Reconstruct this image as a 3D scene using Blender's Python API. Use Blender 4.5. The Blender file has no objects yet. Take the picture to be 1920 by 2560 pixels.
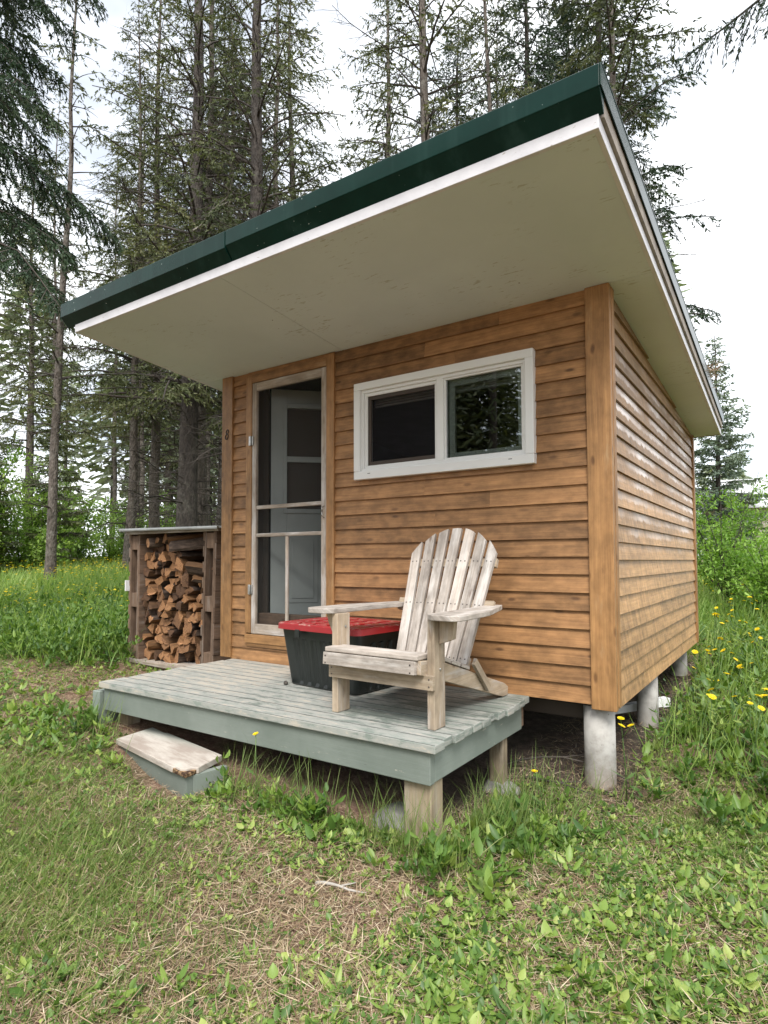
import bpy, bmesh, math, random
import numpy as np
from mathutils import Vector, Matrix
random.seed(7); rng = np.random.default_rng(7)
PI = math.pi
sc = bpy.context.scene
col = sc.collection

# ------------------------------------------------------------------ camera
yaw, pitch, roll, FPX = .5935, .043, -.0029, 1515.6
cam = bpy.data.cameras.new('camera'); camo = bpy.data.objects.new('camera', cam); col.objects.link(camo)
cyw, syw = math.cos(yaw), math.sin(yaw)
Fv = Vector((-syw*math.cos(pitch), cyw*math.cos(pitch), math.sin(pitch))); Rv = Vector((cyw, syw, 0)); Uv = Rv.cross(Fv)
R2 = Rv*math.cos(roll)+Uv*math.sin(roll); U2 = -Rv*math.sin(roll)+Uv*math.cos(roll)
CAM = Vector((3.7754, -3.2867, .8743))
M = Matrix((R2, U2, -Fv)).transposed().to_4x4(); M.translation = CAM
camo.matrix_world = M
cam.sensor_fit = 'VERTICAL'; cam.sensor_height = 36; cam.lens = 36*FPX/2560; cam.shift_y = 57.2/2560
cam.clip_start = .02; cam.clip_end = 500
sc.camera = camo
FWD = np.array([-syw, cyw])

# ------------------------------------------------------------------ small helpers
def tag(o, label=None, cat=None, group=None, kind=None):
    for k, v in (('label', label), ('category', cat), ('group', group), ('kind', kind)):
        if v: o[k] = v
    return o
def empty(name, loc=(0, 0, 0), rz=0, label=None, cat=None, group=None):
    o = bpy.data.objects.new(name, None); col.objects.link(o); o.location = loc; o.rotation_euler = (0, 0, rz)
    o.empty_display_size = .1
    return tag(o, label, cat, group)
def put(name, me, parent=None):
    o = bpy.data.objects.new(name, me); col.objects.link(o)
    if parent is not None: o.parent = parent
    return o
def rot(a, axis): return Matrix.Rotation(a, 3, axis)

class MB:
    """collects faces with uv in metres (u along the grain) and a tint per face"""
    def __init__(s): s.v=[]; s.f=[]; s.uv=[]; s.t=[]; s.m=[]; s.sm=[]
    def face(s, pts, uvs, tint=.5, mi=0, smooth=False):
        b=len(s.v); s.v += [tuple(p) for p in pts]; s.f.append(tuple(range(b, b+len(pts)))); s.uv += uvs; s.t.append(tint); s.m.append(mi); s.sm.append(smooth)
    def prism(s, prof, L, fr=None, tint=None, mi=0, mcap=None, off=None, t=None, end=None):
        """profile (y,z) loop (counter clockwise seen from +x) extruded along x by L; fr = 4x4 frame"""
        if fr is None: fr = Matrix.Identity(4)
        if tint is None: tint = random.random()
        o = random.uniform(0, 50), random.uniform(0, 50)
        n=len(prof); b=len(s.v)
        pr2 = end or prof
        s.v += [tuple(fr @ Vector((0, y, z))) for y, z in prof]+[tuple(fr @ Vector((L, y, z))) for y, z in pr2]
        acc=0
        for i in range(n):
            j=(i+1) % n; d=math.hypot(prof[j][0]-prof[i][0], prof[j][1]-prof[i][1])
            s.f.append((b+i, b+j, b+n+j, b+n+i)); s.uv += [(o[0], o[1]+acc), (o[0], o[1]+acc+d), (o[0]+L, o[1]+acc+d), (o[0]+L, o[1]+acc)]
            s.t.append(tint); s.m.append(mi); s.sm.append(False); acc += d
        mc = mi if mcap is None else mcap
        s.f.append(tuple(b+i for i in range(n))[::-1]); s.uv += [(o[0]+y*.3, o[1]+z) for y, z in prof][::-1]; s.t.append(tint); s.m.append(mc); s.sm.append(False)
        s.f.append(tuple(b+n+i for i in range(n))); s.uv += [(o[0]+y*.3, o[1]+z) for y, z in pr2]; s.t.append(tint); s.m.append(mc); s.sm.append(False)
    def box(s, lo, hi, R=None, C=None, tint=None, mi=0):
        """box from lo to hi (local), grain along the longest side, optional rotation R about C"""
        lo=Vector(lo); hi=Vector(hi); d=hi-lo; ax=max(range(3), key=lambda i: d[i])
        a2=(ax+1) % 3; a3=(ax+2) % 3
        fr=Matrix.Identity(4)
        for i in range(3):
            fr[i][0]=1.0 if i == ax else 0; fr[i][1]=1.0 if i == a2 else 0; fr[i][2]=1.0 if i == a3 else 0
            fr[i][3]=lo[i]
        if R is not None:
            C=Vector(C if C is not None else (0, 0, 0)); fr = Matrix.Translation(C) @ R.to_4x4() @ Matrix.Translation(-C) @ fr
        s.prism([(0, 0), (d[a2], 0), (d[a2], d[a3]), (0, d[a3])], d[ax], fr, tint, mi)
    def beam(s, p, q, w, h, up=(0, 0, 1), tint=None, mi=0):
        """rectangular bar p->q, w across, h along up"""
        p=Vector(p); q=Vector(q); x=(q-p).normalized(); y=Vector(up).cross(x).normalized(); z=x.cross(y)
        fr=Matrix((x, y, z)).transposed().to_4x4(); fr.translation=p
        s.prism([(-w/2, -h/2), (w/2, -h/2), (w/2, h/2), (-w/2, h/2)], (q-p).length, fr, tint, mi)
    def poly(s, pts2, fr, th, tint=None, mi=0):
        """outline (x,y) in the frame's xy plane, thickness th along its z"""
        if tint is None: tint=random.random()
        n=len(pts2); b=len(s.v); o=random.uniform(0, 50), random.uniform(0, 50)
        s.v += [tuple(fr @ Vector((x, y, 0))) for x, y in pts2]+[tuple(fr @ Vector((x, y, th))) for x, y in pts2]
        wx_=max(p[0] for p in pts2)-min(p[0] for p in pts2); wy_=max(p[1] for p in pts2)-min(p[1] for p in pts2)
        uv=[(o[0]+x, o[1]+y) if wx_ >= wy_ else (o[0]+y, o[1]+x) for x, y in pts2]
        s.f.append(tuple(b+i for i in range(n))[::-1]); s.uv += uv[::-1]
        s.f.append(tuple(b+n+i for i in range(n))); s.uv += uv
        for i in range(n):
            j=(i+1) % n; s.f.append((b+i, b+j, b+n+j, b+n+i)); s.uv += [uv[i], uv[j], (uv[j][0], uv[j][1]+th), (uv[i][0], uv[i][1]+th)]
        s.t += [tint]*(n+2); s.m += [mi]*(n+2); s.sm += [False]*(n+2)
    def tube(s, path, radii, n=8, tint=.5, mi=0, cap=True, smooth=True):
        b=len(s.v); P=[Vector(p) for p in path]; ref=Vector((.31, .2, .93)); acc=0; o=random.uniform(0, 30); pu=[]
        for i, p in enumerate(P):
            t=(P[min(i+1, len(P)-1)]-P[max(i-1, 0)]).normalized()
            r=ref if abs(t.dot(ref)) < .95 else Vector((1, 0, 0))
            x=t.cross(r).normalized(); y=t.cross(x)
            if i: acc += (p-P[i-1]).length
            pu.append(acc)
            for k in range(n):
                a=2*PI*k/n; s.v.append(tuple(p+(x*math.cos(a)+y*math.sin(a))*radii[i]))
        for i in range(len(P)-1):
            for k in range(n):
                k2=(k+1) % n; c=2*PI*radii[0]/n
                s.f.append((b+i*n+k, b+i*n+k2, b+(i+1)*n+k2, b+(i+1)*n+k)); s.uv += [(o+pu[i], k*c), (o+pu[i], (k+1)*c), (o+pu[i+1], (k+1)*c), (o+pu[i+1], k*c)]
                s.t.append(tint); s.m.append(mi); s.sm.append(smooth)
        if cap:
            s.f.append(tuple(b+k for k in range(n))[::-1]); s.uv += [(0, 0)]*n; s.t.append(tint); s.m.append(mi); s.sm.append(False)
            e=b+(len(P)-1)*n; s.f.append(tuple(e+k for k in range(n))); s.uv += [(0, 0)]*n; s.t.append(tint); s.m.append(mi); s.sm.append(False)
    def mesh(s, name, mats):
        me=bpy.data.meshes.new(name); me.from_pydata(s.v, [], s.f)
        l=me.uv_layers.new(name='UVMap'); l.data.foreach_set('uv', np.array(s.uv, 'f').ravel())
        a=me.attributes.new('tint', 'FLOAT', 'FACE'); a.data.foreach_set('value', np.array(s.t, 'f'))
        for m in (mats if isinstance(mats, (list, tuple)) else [mats]): me.materials.append(m)
        me.polygons.foreach_set('material_index', np.array(s.m, 'i')); me.polygons.foreach_set('use_smooth', np.array(s.sm, bool))
        me.update(); return me
    def build(s, name, mats, parent=None, bevel=0, seg=2):
        o=put(name, s.mesh(name, mats), parent)
        if bevel:
            m=o.modifiers.new('bevel', 'BEVEL'); m.width=bevel; m.segments=seg; m.limit_method='ANGLE'; m.angle_limit=math.radians(40)
            m.harden_normals=False
        return o

def fast_mesh(name, V, faces_n, idx, tint, mats, uv=None, mi=None, smooth=False):
    """V (n,3), faces_n loop counts, idx flat loop vertex indices, tint per face"""
    me=bpy.data.meshes.new(name); V=np.asarray(V, 'f'); faces_n=np.asarray(faces_n, 'i'); idx=np.asarray(idx, 'i')
    me.vertices.add(len(V)); me.vertices.foreach_set('co', V.ravel())
    me.loops.add(len(idx)); me.loops.foreach_set('vertex_index', idx)
    me.polygons.add(len(faces_n)); st=np.concatenate([[0], np.cumsum(faces_n)[:-1]]).astype('i'); me.polygons.foreach_set('loop_start', st); me.polygons.foreach_set('loop_total', faces_n)
    for m in (mats if isinstance(mats, (list, tuple)) else [mats]): me.materials.append(m)
    if mi is not None: me.polygons.foreach_set('material_index', np.asarray(mi, 'i'))
    if smooth: me.polygons.foreach_set('use_smooth', np.ones(len(faces_n), bool))
    a=me.attributes.new('tint', 'FLOAT', 'FACE'); a.data.foreach_set('value', np.asarray(tint, 'f'))
    me.update(calc_edges=True); me.validate(); return me

# leaf templates: rows (t, s): t along, s across (-1..1); faces
BLADE=(np.array([(0, -1), (0, 1), (.4, -.85), (.4, .85), (.75, -.5), (.75, .5), (1, 0)], float), [(0, 1, 3, 2), (2, 3, 5, 4), (4, 5, 6)])
KITE=(np.array([(0, -.35), (0, .35), (.4, 1), (1, 0), (.4, -1)], float), [(0, 1, 2, 3, 4)])
NEEDLE=(np.array([(0, -.6), (0, .6), (.5, 1), (.5, -1), (1, .15), (1, -.15)], float), [(0, 1, 2, 3), (3, 2, 4, 5)])
OVATE=(np.array([(0, 0), (.18, -.75), (.18, 0), (.18, .75), (.45, -1), (.45, 0), (.45, 1), (.75, -.65), (.75, 0), (.75, .65), (1, 0)], float),
       [(0, 2, 1), (0, 3, 2), (1, 2, 5, 4), (2, 3, 6, 5), (4, 5, 8, 7), (5, 6, 9, 8), (7, 8, 10), (8, 9, 10)])
def cards(tp, base, d, side, L, W, tint, bend=None, fold=0):
    """many leaves from one template. base,d,side (n,3); L,W,tint,bend (n,)"""
    T, F=tp; n=len(base); nrm=np.cross(d, side); nrm/=np.linalg.norm(nrm, axis=1, keepdims=True)+1e-9
    if bend is None: bend=np.zeros(n)
    t=T[:, 0]; s=T[:, 1]
    P=base[:, None, :]+d[:, None, :]*(L[:, None]*(t-.25*np.abs(bend)[:, None]*t*t))[..., None]+side[:, None, :]*(W[:, None]*.5*s)[..., None] \
        + nrm[:, None, :]*(bend[:, None]*L[:, None]*t*t+fold*W[:, None]*np.abs(s)*.5)[..., None]
    k=len(T); fl=np.concatenate([np.array(f) for f in F]); fn=np.array([len(f) for f in F])
    idx=(np.arange(n)[:, None]*k+fl[None]).ravel(); FN=np.tile(fn, n); TT=np.repeat(tint, len(F))
    return P.reshape(-1, 3), FN, idx, TT
def merge(parts):
    V=[]; FN=[]; I=[]; T=[]; o=0
    for v, fn, i, t in parts: V.append(v); FN.append(fn); I.append(i+o); T.append(t); o += len(v)
    return np.concatenate(V), np.concatenate(FN), np.concatenate(I), np.concatenate(T)
def unit(a): return a/(np.linalg.norm(a, axis=-1, keepdims=True)+1e-9)
def dirs(n, az, el): return np.stack([np.cos(az)*np.cos(el), np.sin(az)*np.cos(el), np.sin(el)], 1)
def vnoise(x, y, s, seed=0):
    x=np.asarray(x)*s+seed*17.3; y=np.asarray(y)*s+seed*9.1
    xi=np.floor(x); yi=np.floor(y); fx=x-xi; fy=y-yi; fx=fx*fx*(3-2*fx); fy=fy*fy*(3-2*fy)
    h=lambda a, b: np.modf(np.abs(np.sin(a*127.1+b*311.7+seed)*43758.5453))[0]
    return (h(xi, yi)*(1-fx)+h(xi+1, yi)*fx)*(1-fy)+(h(xi, yi+1)*(1-fx)+h(xi+1, yi+1)*fx)*fy
def gz(x, y):
    x=np.asarray(x, float); y=np.asarray(y, float)
    a=np.maximum(0, 2.45-x); b=np.maximum(0, y)
    return -.33+.62*(1-np.exp(-a/6.5))+.5*(1-np.exp(-b/7))-.07*np.exp(-((x-1.0)**2/.35+(y+1.36)**2/.05))+(vnoise(x, y, 1.1, 3)-.5)*.05+(vnoise(x, y, 4, 5)-.5)*.022
def gzf(x, y): return float(gz(x, y))

# ------------------------------------------------------------------ materials
class N:
    def __init__(s, name):
        s.m=bpy.data.materials.new(name); s.m.use_nodes=True; s.t=s.m.node_tree; s.t.nodes.clear(); s.out=s.t.nodes.new('ShaderNodeOutputMaterial')
    def n(s, kind, props=None, **inp):
        nd=s.t.nodes.new('ShaderNode'+kind)
        for k, v in (props or {}).items(): setattr(nd, k, v)
        for k, v in inp.items():
            key=k.replace('_', ' ')
            if k[0] == 'i' and k[1:].isdigit(): sk=nd.inputs[int(k[1:])]
            else: sk=nd.inputs[key]
            if isinstance(v, bpy.types.NodeSocket): s.t.links.new(v, sk)
            elif isinstance(v, bpy.types.Node): s.t.links.new(v.outputs[0], sk)
            else: sk.default_value=(tuple(v)+(1,) if isinstance(v, (tuple, list)) and len(v) == 3 and sk.type == 'RGBA' else v)
        return nd
    def mix(s, a, b, f, mode='MIX'):
        nd=s.t.nodes.new('ShaderNodeMix'); nd.data_type='RGBA'; nd.blend_type=mode
        for v, sk in ((f, nd.inputs[0]), (a, nd.inputs[6]), (b, nd.inputs[7])):
            if isinstance(v, bpy.types.NodeSocket): s.t.links.new(v, sk)
            else: sk.default_value=(tuple(v)+(1,) if isinstance(v, (tuple, list)) and len(v) == 3 else v)
        return nd.outputs[2]
    def math(s, op, a, b=0., clamp=False):
        nd=s.t.nodes.new('ShaderNodeMath'); nd.operation=op; nd.use_clamp=clamp
        for v, sk in ((a, nd.inputs[0]), (b, nd.inputs[1])):
            if isinstance(v, bpy.types.NodeSocket): s.t.links.new(v, sk)
            else: sk.default_value=v
        return nd.outputs[0]
    def mr(s, v, a, b, c=0., d=1., smooth=True):
        nd=s.t.nodes.new('ShaderNodeMapRange'); nd.interpolation_type='SMOOTHSTEP' if smooth else 'LINEAR'
        s.t.links.new(v, nd.inputs[0])
        for i, x in enumerate((a, b, c, d)): nd.inputs[i+1].default_value=x
        return nd.outputs[0]
    def noise(s, vec, scale, detail=4, rough=.55, dist=0.):
        return s.n('TexNoise', Vector=vec, Scale=scale, Detail=detail, Roughness=rough, Distortion=dist).outputs[0]
    def mapv(s, vec, scale, loc=(0, 0, 0)): return s.n('Mapping', Vector=vec, Scale=scale, Location=loc).outputs[0]
    def uv(s): return s.n('TexCoord').outputs['UV']
    def obj(s): return s.n('TexCoord').outputs['Object']
    def pos(s): return s.n('NewGeometry').outputs['Position']
    def tint(s): return s.n('Attribute', {'attribute_name': 'tint'}).outputs['Fac']
    def done(s, color, rough=.6, bump=None, bs=.3, bd=.01, **kw):
        p=s.n('BsdfPrincipled')
        for k, v in dict(Base_Color=color, Roughness=rough, **kw).items():
            sk=p.inputs[k.replace('_', ' ')]
            if isinstance(v, bpy.types.NodeSocket): s.t.links.new(v, sk)
            else: sk.default_value=(tuple(v)+(1,) if isinstance(v, (tuple, list)) and len(v) == 3 else v)
        if bump is not None:
            b=s.n('Bump', Height=bump, Strength=bs, Distance=bd); s.t.links.new(b.outputs[0], p.inputs['Normal'])
        s.t.links.new(p.outputs[0], s.out.inputs[0]); return s.m

def wood(name, light, dark, knot, rough=.6, contrast=1., silver=None, silver_amt=.5, bleach_glare=None, spec=.4, streak=0):
    m=N(name); uv=m.uv(); t=m.tint()
    warp=m.n('VectorMath', {'operation': 'ADD'}, i0=uv, i1=m.n('VectorMath', {'operation': 'SCALE'}, i0=m.n('TexNoise', Vector=m.mapv(uv, (1.5, 5, 1)), Scale=1., Detail=2.).outputs[1], Scale=.05).outputs[0]).outputs[0]
    g1=m.noise(m.mapv(warp, (1.3, 60, 1)), 1, 5, .65)
    g2=m.noise(m.mapv(warp, (4, 190, 1)), 1, 3, .7)
    br=m.noise(m.mapv(uv, (1.1, 7, 1), (7, 3, 0)), 1, 3, .5)
    bl=m.noise(m.mapv(uv, (9, 16, 1), (1, 5, 0)), 1, 4, .6)
    f=m.math('ADD', m.math('MULTIPLY', m.mr(g1, .3, .7), .6), m.math('MULTIPLY', m.mr(g2, .3, .7), .4))
    c=m.mix(dark, light, f)
    k=m.math('ADD', m.math('MULTIPLY', t, .46*contrast), m.math('ADD', m.math('MULTIPLY', br, .9*contrast), m.math('MULTIPLY', m.mr(bl, .3, .7), .42*contrast)))
    if streak:
        st=m.noise(m.mapv(uv, (26, 2.5, 1), (4, 2, 0)), 1, 4, .65); k=m.math('ADD', k, m.math('MULTIPLY', m.math('SUBTRACT', m.mr(st, .3, .7), .5), streak))
    k=m.math('ADD', k, 1-.91*contrast)
    c=m.mix(c, m.n('CombineColor', i0=k, i1=k, i2=k).outputs[0], 1., 'MULTIPLY')
    v=m.n('TexVoronoi', {'voronoi_dimensions': '2D'}, Vector=m.mapv(warp, (3.4, 9, 1)), Scale=1.)
    pick=m.math('GREATER_THAN', m.n('SeparateColor', i0=v.outputs['Color']).outputs[0], .55)
    kn=m.math('MULTIPLY', m.mr(v.outputs['Distance'], .13, .035), pick)
    c=m.mix(c, knot, m.math('MULTIPLY', kn, m.math('MULTIPLY', m.n('SeparateColor', i0=v.outputs['Color']).outputs[1], .8)))
    if silver is not None:
        s=m.mr(m.noise(m.mapv(uv, (2.2, 14, 1), (9, 1, 0)), 1, 5, .65), .62-.3*silver_amt, .85-.3*silver_amt)
        c=m.mix(c, silver, m.math('MULTIPLY', s, .9))
    if bleach_glare is not None:   # glare painted into worn stain: ragged upright streaks along the courses above shoulder height
        z=m.n('SeparateXYZ', Vector=m.pos()).outputs
        s=m.noise(m.mapv(m.pos(), (30, 13, 2.2)), 1, 5, .75)
        edge=m.math('SUBTRACT', m.math('FRACT', m.math('DIVIDE', m.math('SUBTRACT', z[2], .0945), .0975)), m.math('MULTIPLY', s, .9))
        band=m.mr(m.noise(m.mapv(m.pos(), (1, .9, 2.1)), 1, 3, .6), .4, .66)
        hgt=m.math('MULTIPLY', m.mr(z[2], .75, 1.35), m.mr(z[2], 2.25, 1.95))
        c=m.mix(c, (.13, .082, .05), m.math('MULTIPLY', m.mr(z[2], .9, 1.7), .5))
        fct=m.math('MULTIPLY', m.mr(edge, -.02, .13), m.math('MULTIPLY', band, hgt))
        c=m.mix(c, bleach_glare, m.math('MULTIPLY', fct, .85))
    return m.done(c, rough, m.math('SUBTRACT', f, m.math('MULTIPLY', kn, .8)), .22, .004, **{'Specular IOR Level': spec})

mats={}
mats['siding']=wood('stained_siding', (.35, .186, .078), (.205, .103, .043), (.055, .024, .011), .6, 1.1)
mats['side_siding']=wood('weathered_siding_with_glare', (.44, .265, .125), (.30, .17, .076), (.12, .055, .022), .5, .85, bleach_glare=(.84, .78, .77), streak=.5)
mats['trim_wood']=wood('stained_trim', (.35, .19, .077), (.225, .114, .044), (.085, .035, .014), .55, .9, silver=(.46, .33, .19), silver_amt=.14)
mats['chair_wood']=wood('weathered_cedar', (.51, .46, .415), (.33, .28, .24), (.12, .07, .045), .75, .9, silver=(.60, .57, .54), silver_amt=.5)
mats['chair_wood_dull']=wood('weathered_cedar_dull', (.44, .36, .27), (.29, .22, .15), (.12, .07, .04), .8, .8, silver=(.5, .46, .42), silver_amt=.4)
mats['grey_wood']=wood('silvered_wood', (.42, .36, .30), (.26, .21, .165), (.1, .07, .05), .8, .8, silver=(.55, .52, .5), silver_amt=.55)
mats['post_wood']=wood('post_wood', (.30, .245, .17), (.19, .145, .095), (.08, .055, .035), .85, .8, silver=(.36, .32, .26), silver_amt=.4)
mats['pallet_wood']=wood('pallet_wood', (.19, .125, .085), (.105, .066, .044), (.04, .025, .016), .85, .9, silver=(.26, .22, .19), silver_amt=.35)

def flat(name, c, rough=.5, var=.12, scale=6., bump=.0, spec=.5, metal=0.):
    m=N(name); p=m.obj(); n=m.noise(p, scale, 5, .6)
    c2=tuple(x*(1-var*2) for x in c); cc=m.mix(c2, c, m.mr(n, .3, .65))
    return m.done(cc, m.mr(n, .3, .7, rough*.85, min(1, rough*1.15)), n if bump else None, bump, .01, **{'Specular IOR Level': spec, 'Metallic': metal})
mats['vinyl']=flat('white_vinyl', (.74, .75, .74), .35, .01)
mats['hinge']=flat('zinc_hinge', (.5, .5, .48), .35, .15, 30, metal=.8)
mats['black']=flat('black_iron', (.012, .012, .012), .45)
mats['screw']=flat('screw_head', (.06, .05, .045), .5)
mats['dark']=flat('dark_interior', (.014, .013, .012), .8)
mats['jamb']=flat('dark_brown_jamb', (.055, .04, .03), .7)
mats['door_paint']=flat('grey_green_door_paint', (.36, .40, .39), .45, .03)
mats['roof_wood']=flat('bare_roof_edge', (.34, .30, .26), .8, .2, 9)
mats['blind']=flat('blind_slats', (.5, .5, .48), .6, .05)
mats['pipe']=flat('pvc_pipe', (.75, .76, .75), .4, .05)

m=N('white_fascia_paint'); p=m.obj(); n=m.noise(p, 7, 5, .6); v=m.noise(m.mapv(p, (22, 60, 60)), 1, 4, .75)
c=m.mix((.64, .64, .67), (.56, .56, .59), m.mr(n, .4, .7)); c=m.mix(c, (.33, .3, .26), m.mr(v, .66, .69)); mats['fascia']=m.done(c, .5, v, .15, .004)
m=N('soffit_paint'); p=m.obj(); n=m.noise(p, 1.3, 5, .6); fl=m.noise(m.mapv(p, (14, 60, 1)), 1, 3, .7); zone=m.noise(p, 1.7, 3, .6)
c=m.mix((.63, .695, .71), (.57, .63, .645), m.mr(n, .3, .7)); c=m.mix(c, (.40, .42, .37), m.math('MULTIPLY', m.mr(fl, .60, .645), m.mr(zone, .49, .59)))
sp=m.n('TexVoronoi', Vector=p, Scale=9.); c=m.mix(c, (.1, .085, .06), m.math('MULTIPLY', m.mr(sp.outputs['Distance'], .05, .03), m.math('GREATER_THAN', m.n('SeparateColor', i0=sp.outputs['Color']).outputs[1], .8)))
mats['soffit']=m.done(c, .75, fl, .12, .003)
m=N('green_roof_metal'); p=m.obj(); n=m.noise(p, 5, 4); sp=m.noise(p, 60, 2, .5)
c=m.mix((.002, .019, .014), (.003, .025, .019), m.mr(n, .3, .7)); stk=m.noise(m.mapv(p, (7, 7, .4)), 1, 4, .6); c=m.mix(c, (.02, .055, .046), m.math('MULTIPLY', m.mr(stk, .5, .75), .6)); c=m.mix(c, (.3, .36, .33), m.mr(sp, .75, .78))
mats['roof_metal']=m.done(c, .24, m.noise(m.mapv(p, (3, 3, 9)), 1, 3, .5), .12, .01, Metallic=0., **{'Specular IOR Level': .16})
m=N('concrete'); p=m.obj(); n=m.noise(p, 6, 6, .65); n2=m.noise(p, 40, 4, .7)
zz=m.n('SeparateXYZ', Vector=m.pos()).outputs[2]; c=m.mix((.27, .255, .235), (.43, .415, .39), m.mr(n, .35, .6)); c=m.mix(c, (.2, .15, .11), m.math('MULTIPLY', m.mr(m.math('ADD', zz, m.math('MULTIPLY', n2, .25)), .0, -.25), .8)); c=m.mix(c, (.2, .19, .17), m.mr(n2, .66, .75)); mats['concrete']=m.done(c, .9, n2, .35, .006)
m=N('weathered_concrete'); p=m.obj(); n=m.noise(p, 6, 6, .65); n2=m.noise(p, 40, 4, .7)
c=m.mix((.15, .145, .135), (.27, .26, .245), m.mr(n, .35, .6)); mats['stone']=m.done(c, .9, n2, .4, .008)
m=N('glass'); fr=m.n('Fresnel', IOR=1.5); gl=m.n('BsdfGlossy', Color=(1, 1, 1), Roughness=.015); tr=m.n('BsdfTransparent', Color=(.78, .82, .8))
mx=m.n('MixShader', i0=m.math('ADD', m.math('MULTIPLY', fr.outputs[0], 2.2), .05), i1=tr.outputs[0], i2=gl.outputs[0]); m.t.links.new(mx.outputs[0], m.out.inputs[0]); mats['glass']=m.m
def mesh_screen(name, c, op):
    m=N(name); w=m.n('BsdfDiffuse', Color=c); tr=m.n('BsdfTransparent', Color=(1, 1, 1)); n=m.noise(m.obj(), 3, 3)
    mx=m.n('MixShader', i0=m.mr(n, .3, .7, op-.05, op+.05), i1=tr.outputs[0], i2=w.outputs[0]); m.t.links.new(mx.outputs[0], m.out.inputs[0]); return m.m
mats['screen']=mesh_screen('insect_screen', (.035, .037, .036), .34)
mats['screen_dark']=mesh_screen('window_insect_screen', (.02, .02, .022), .6)

def deck_mat(name, worn):
    m=N(name); uv=m.uv(); p=m.pos(); t=m.tint()
    g=m.noise(m.mapv(uv, (2, 80, 1)), 1, 4, .7); n=m.noise(p, 3, 4, .6); n2=m.noise(m.mapv(uv, (9, 26, 1)), 1, 6, .75); z=m.noise(p, 1.6, 3)
    c=m.mix((.165, .195, .172), (.22, .25, .225), m.mr(n, .3, .7)); c=m.mix(c, m.mix((.7, .7, .7), (1.15, 1.15, 1.15), t), .8, 'MULTIPLY')
    if worn:
        a=m.math('ADD', n2, m.math('MULTIPLY', m.math('SUBTRACT', z, .5), .5))
        xs=m.n('SeparateXYZ', Vector=p).outputs
        a=m.math('ADD', a, m.math('MULTIPLY', m.math('SUBTRACT', 1.5, xs[0]), .05))
        c=m.mix(c, (.33, .335, .31), m.mr(a, .40, .54)); c=m.mix(c, (.46, .415, .35), m.math('MULTIPLY', m.mr(a, .585, .63), .8))
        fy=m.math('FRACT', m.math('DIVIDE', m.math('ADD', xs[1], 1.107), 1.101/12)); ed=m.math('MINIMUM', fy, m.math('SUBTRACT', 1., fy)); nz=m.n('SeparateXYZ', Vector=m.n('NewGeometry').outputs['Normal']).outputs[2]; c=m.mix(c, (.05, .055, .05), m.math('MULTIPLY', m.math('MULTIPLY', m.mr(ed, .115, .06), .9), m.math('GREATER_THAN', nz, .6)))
    else:
        c=m.mix(c, (.1, .12, .1), m.mr(n2, .67, .74)); c=m.mix(c, (.38, .36, .31), m.mr(m.noise(m.mapv(uv, (5, 30, 1), (3, 3, 0)), 1, 5, .8), .64, .67))
    return m.done(c, .6, m.math('ADD', g, n2), .25, .004)
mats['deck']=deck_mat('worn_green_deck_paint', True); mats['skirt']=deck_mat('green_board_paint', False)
m=N('worn_step_tread'); uv=m.uv(); p=m.pos(); g=m.noise(m.mapv(uv, (2, 70, 1)), 1, 5, .7); n=m.noise(m.mapv(uv, (3, 9, 1)), 1, 5, .65); xs=m.n('SeparateXYZ', Vector=p).outputs
c=m.mix((.33, .275, .235), (.52, .475, .425), m.mr(n, .35, .65)); c=m.mix(c, (.25, .2, .15), m.mr(g, .58, .7)); c=m.mix(c, (.42, .46, .41), m.math('MULTIPLY', m.mr(xs[1], -1.12, -.98), .8))
mats['tread']=m.done(c, .85, g, .4, .006)
m=N('rotten_wood'); n=m.noise(m.obj(), 40, 5, .7); mats['rot']=m.done(m.mix((.05, .022, .01), (.42, .27, .14), m.mr(n, .42, .68)), .95, n, .9, .02)
m=N('black_plastic'); n=m.noise(m.obj(), 8, 3); mats['black_plastic']=m.done(m.mix((.007, .01, .009), (.013, .017, .016), n), m.mr(n, .3, .7, .3, .45), None)
m=N('red_plastic'); p=m.obj(); n=m.noise(p, 9, 5, .7); d=m.noise(p, 26, 5, .75)
z=m.n('SeparateXYZ', Vector=m.n('NewGeometry').outputs['Normal']).outputs[2]
c=m.mix((.33, .014, .018), (.24, .01, .013), n); c=m.mix(c, (.4, .3, .25), m.math('MULTIPLY', m.mr(d, .5, .62), m.math('MULTIPLY', m.math('GREATER_THAN', z, .6), .75))); mats['red_plastic']=m.done(c, .4)
# plants
def leafmat(name, ramp, trans=.35, rough=.5, spec=.3):
    m=N(name); cr=m.n('ValToRGB', Fac=m.tint()); e=cr.color_ramp.elements
    while len(e) < len(ramp): e.new(.5)
    for i, (p, c) in enumerate(ramp): e[i].position=p; e[i].color=tuple(c)+(1,)
    pr=m.n('BsdfPrincipled', Base_Color=cr.outputs[0], Roughness=rough); pr.inputs['Specular IOR Level'].default_value=spec
    tr=m.n('BsdfTranslucent', Color=m.mix(cr.outputs[0], (1.25, 1.35, .6), 1., 'MULTIPLY'))
    mx=m.n('MixShader', i0=trans, i1=pr.outputs[0], i2=tr.outputs[0]); m.t.links.new(mx.outputs[0], m.out.inputs[0]); return m.m
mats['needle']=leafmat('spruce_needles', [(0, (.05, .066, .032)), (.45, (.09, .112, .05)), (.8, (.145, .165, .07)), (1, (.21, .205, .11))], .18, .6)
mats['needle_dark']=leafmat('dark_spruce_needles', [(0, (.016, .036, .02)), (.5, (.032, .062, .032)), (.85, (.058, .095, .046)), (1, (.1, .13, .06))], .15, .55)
mats['needle_blue']=leafmat('blue_spruce_needles', [(0, (.09, .135, .10)), (.5, (.17, .225, .17)), (1, (.29, .35, .27))], .15, .6)
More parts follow.
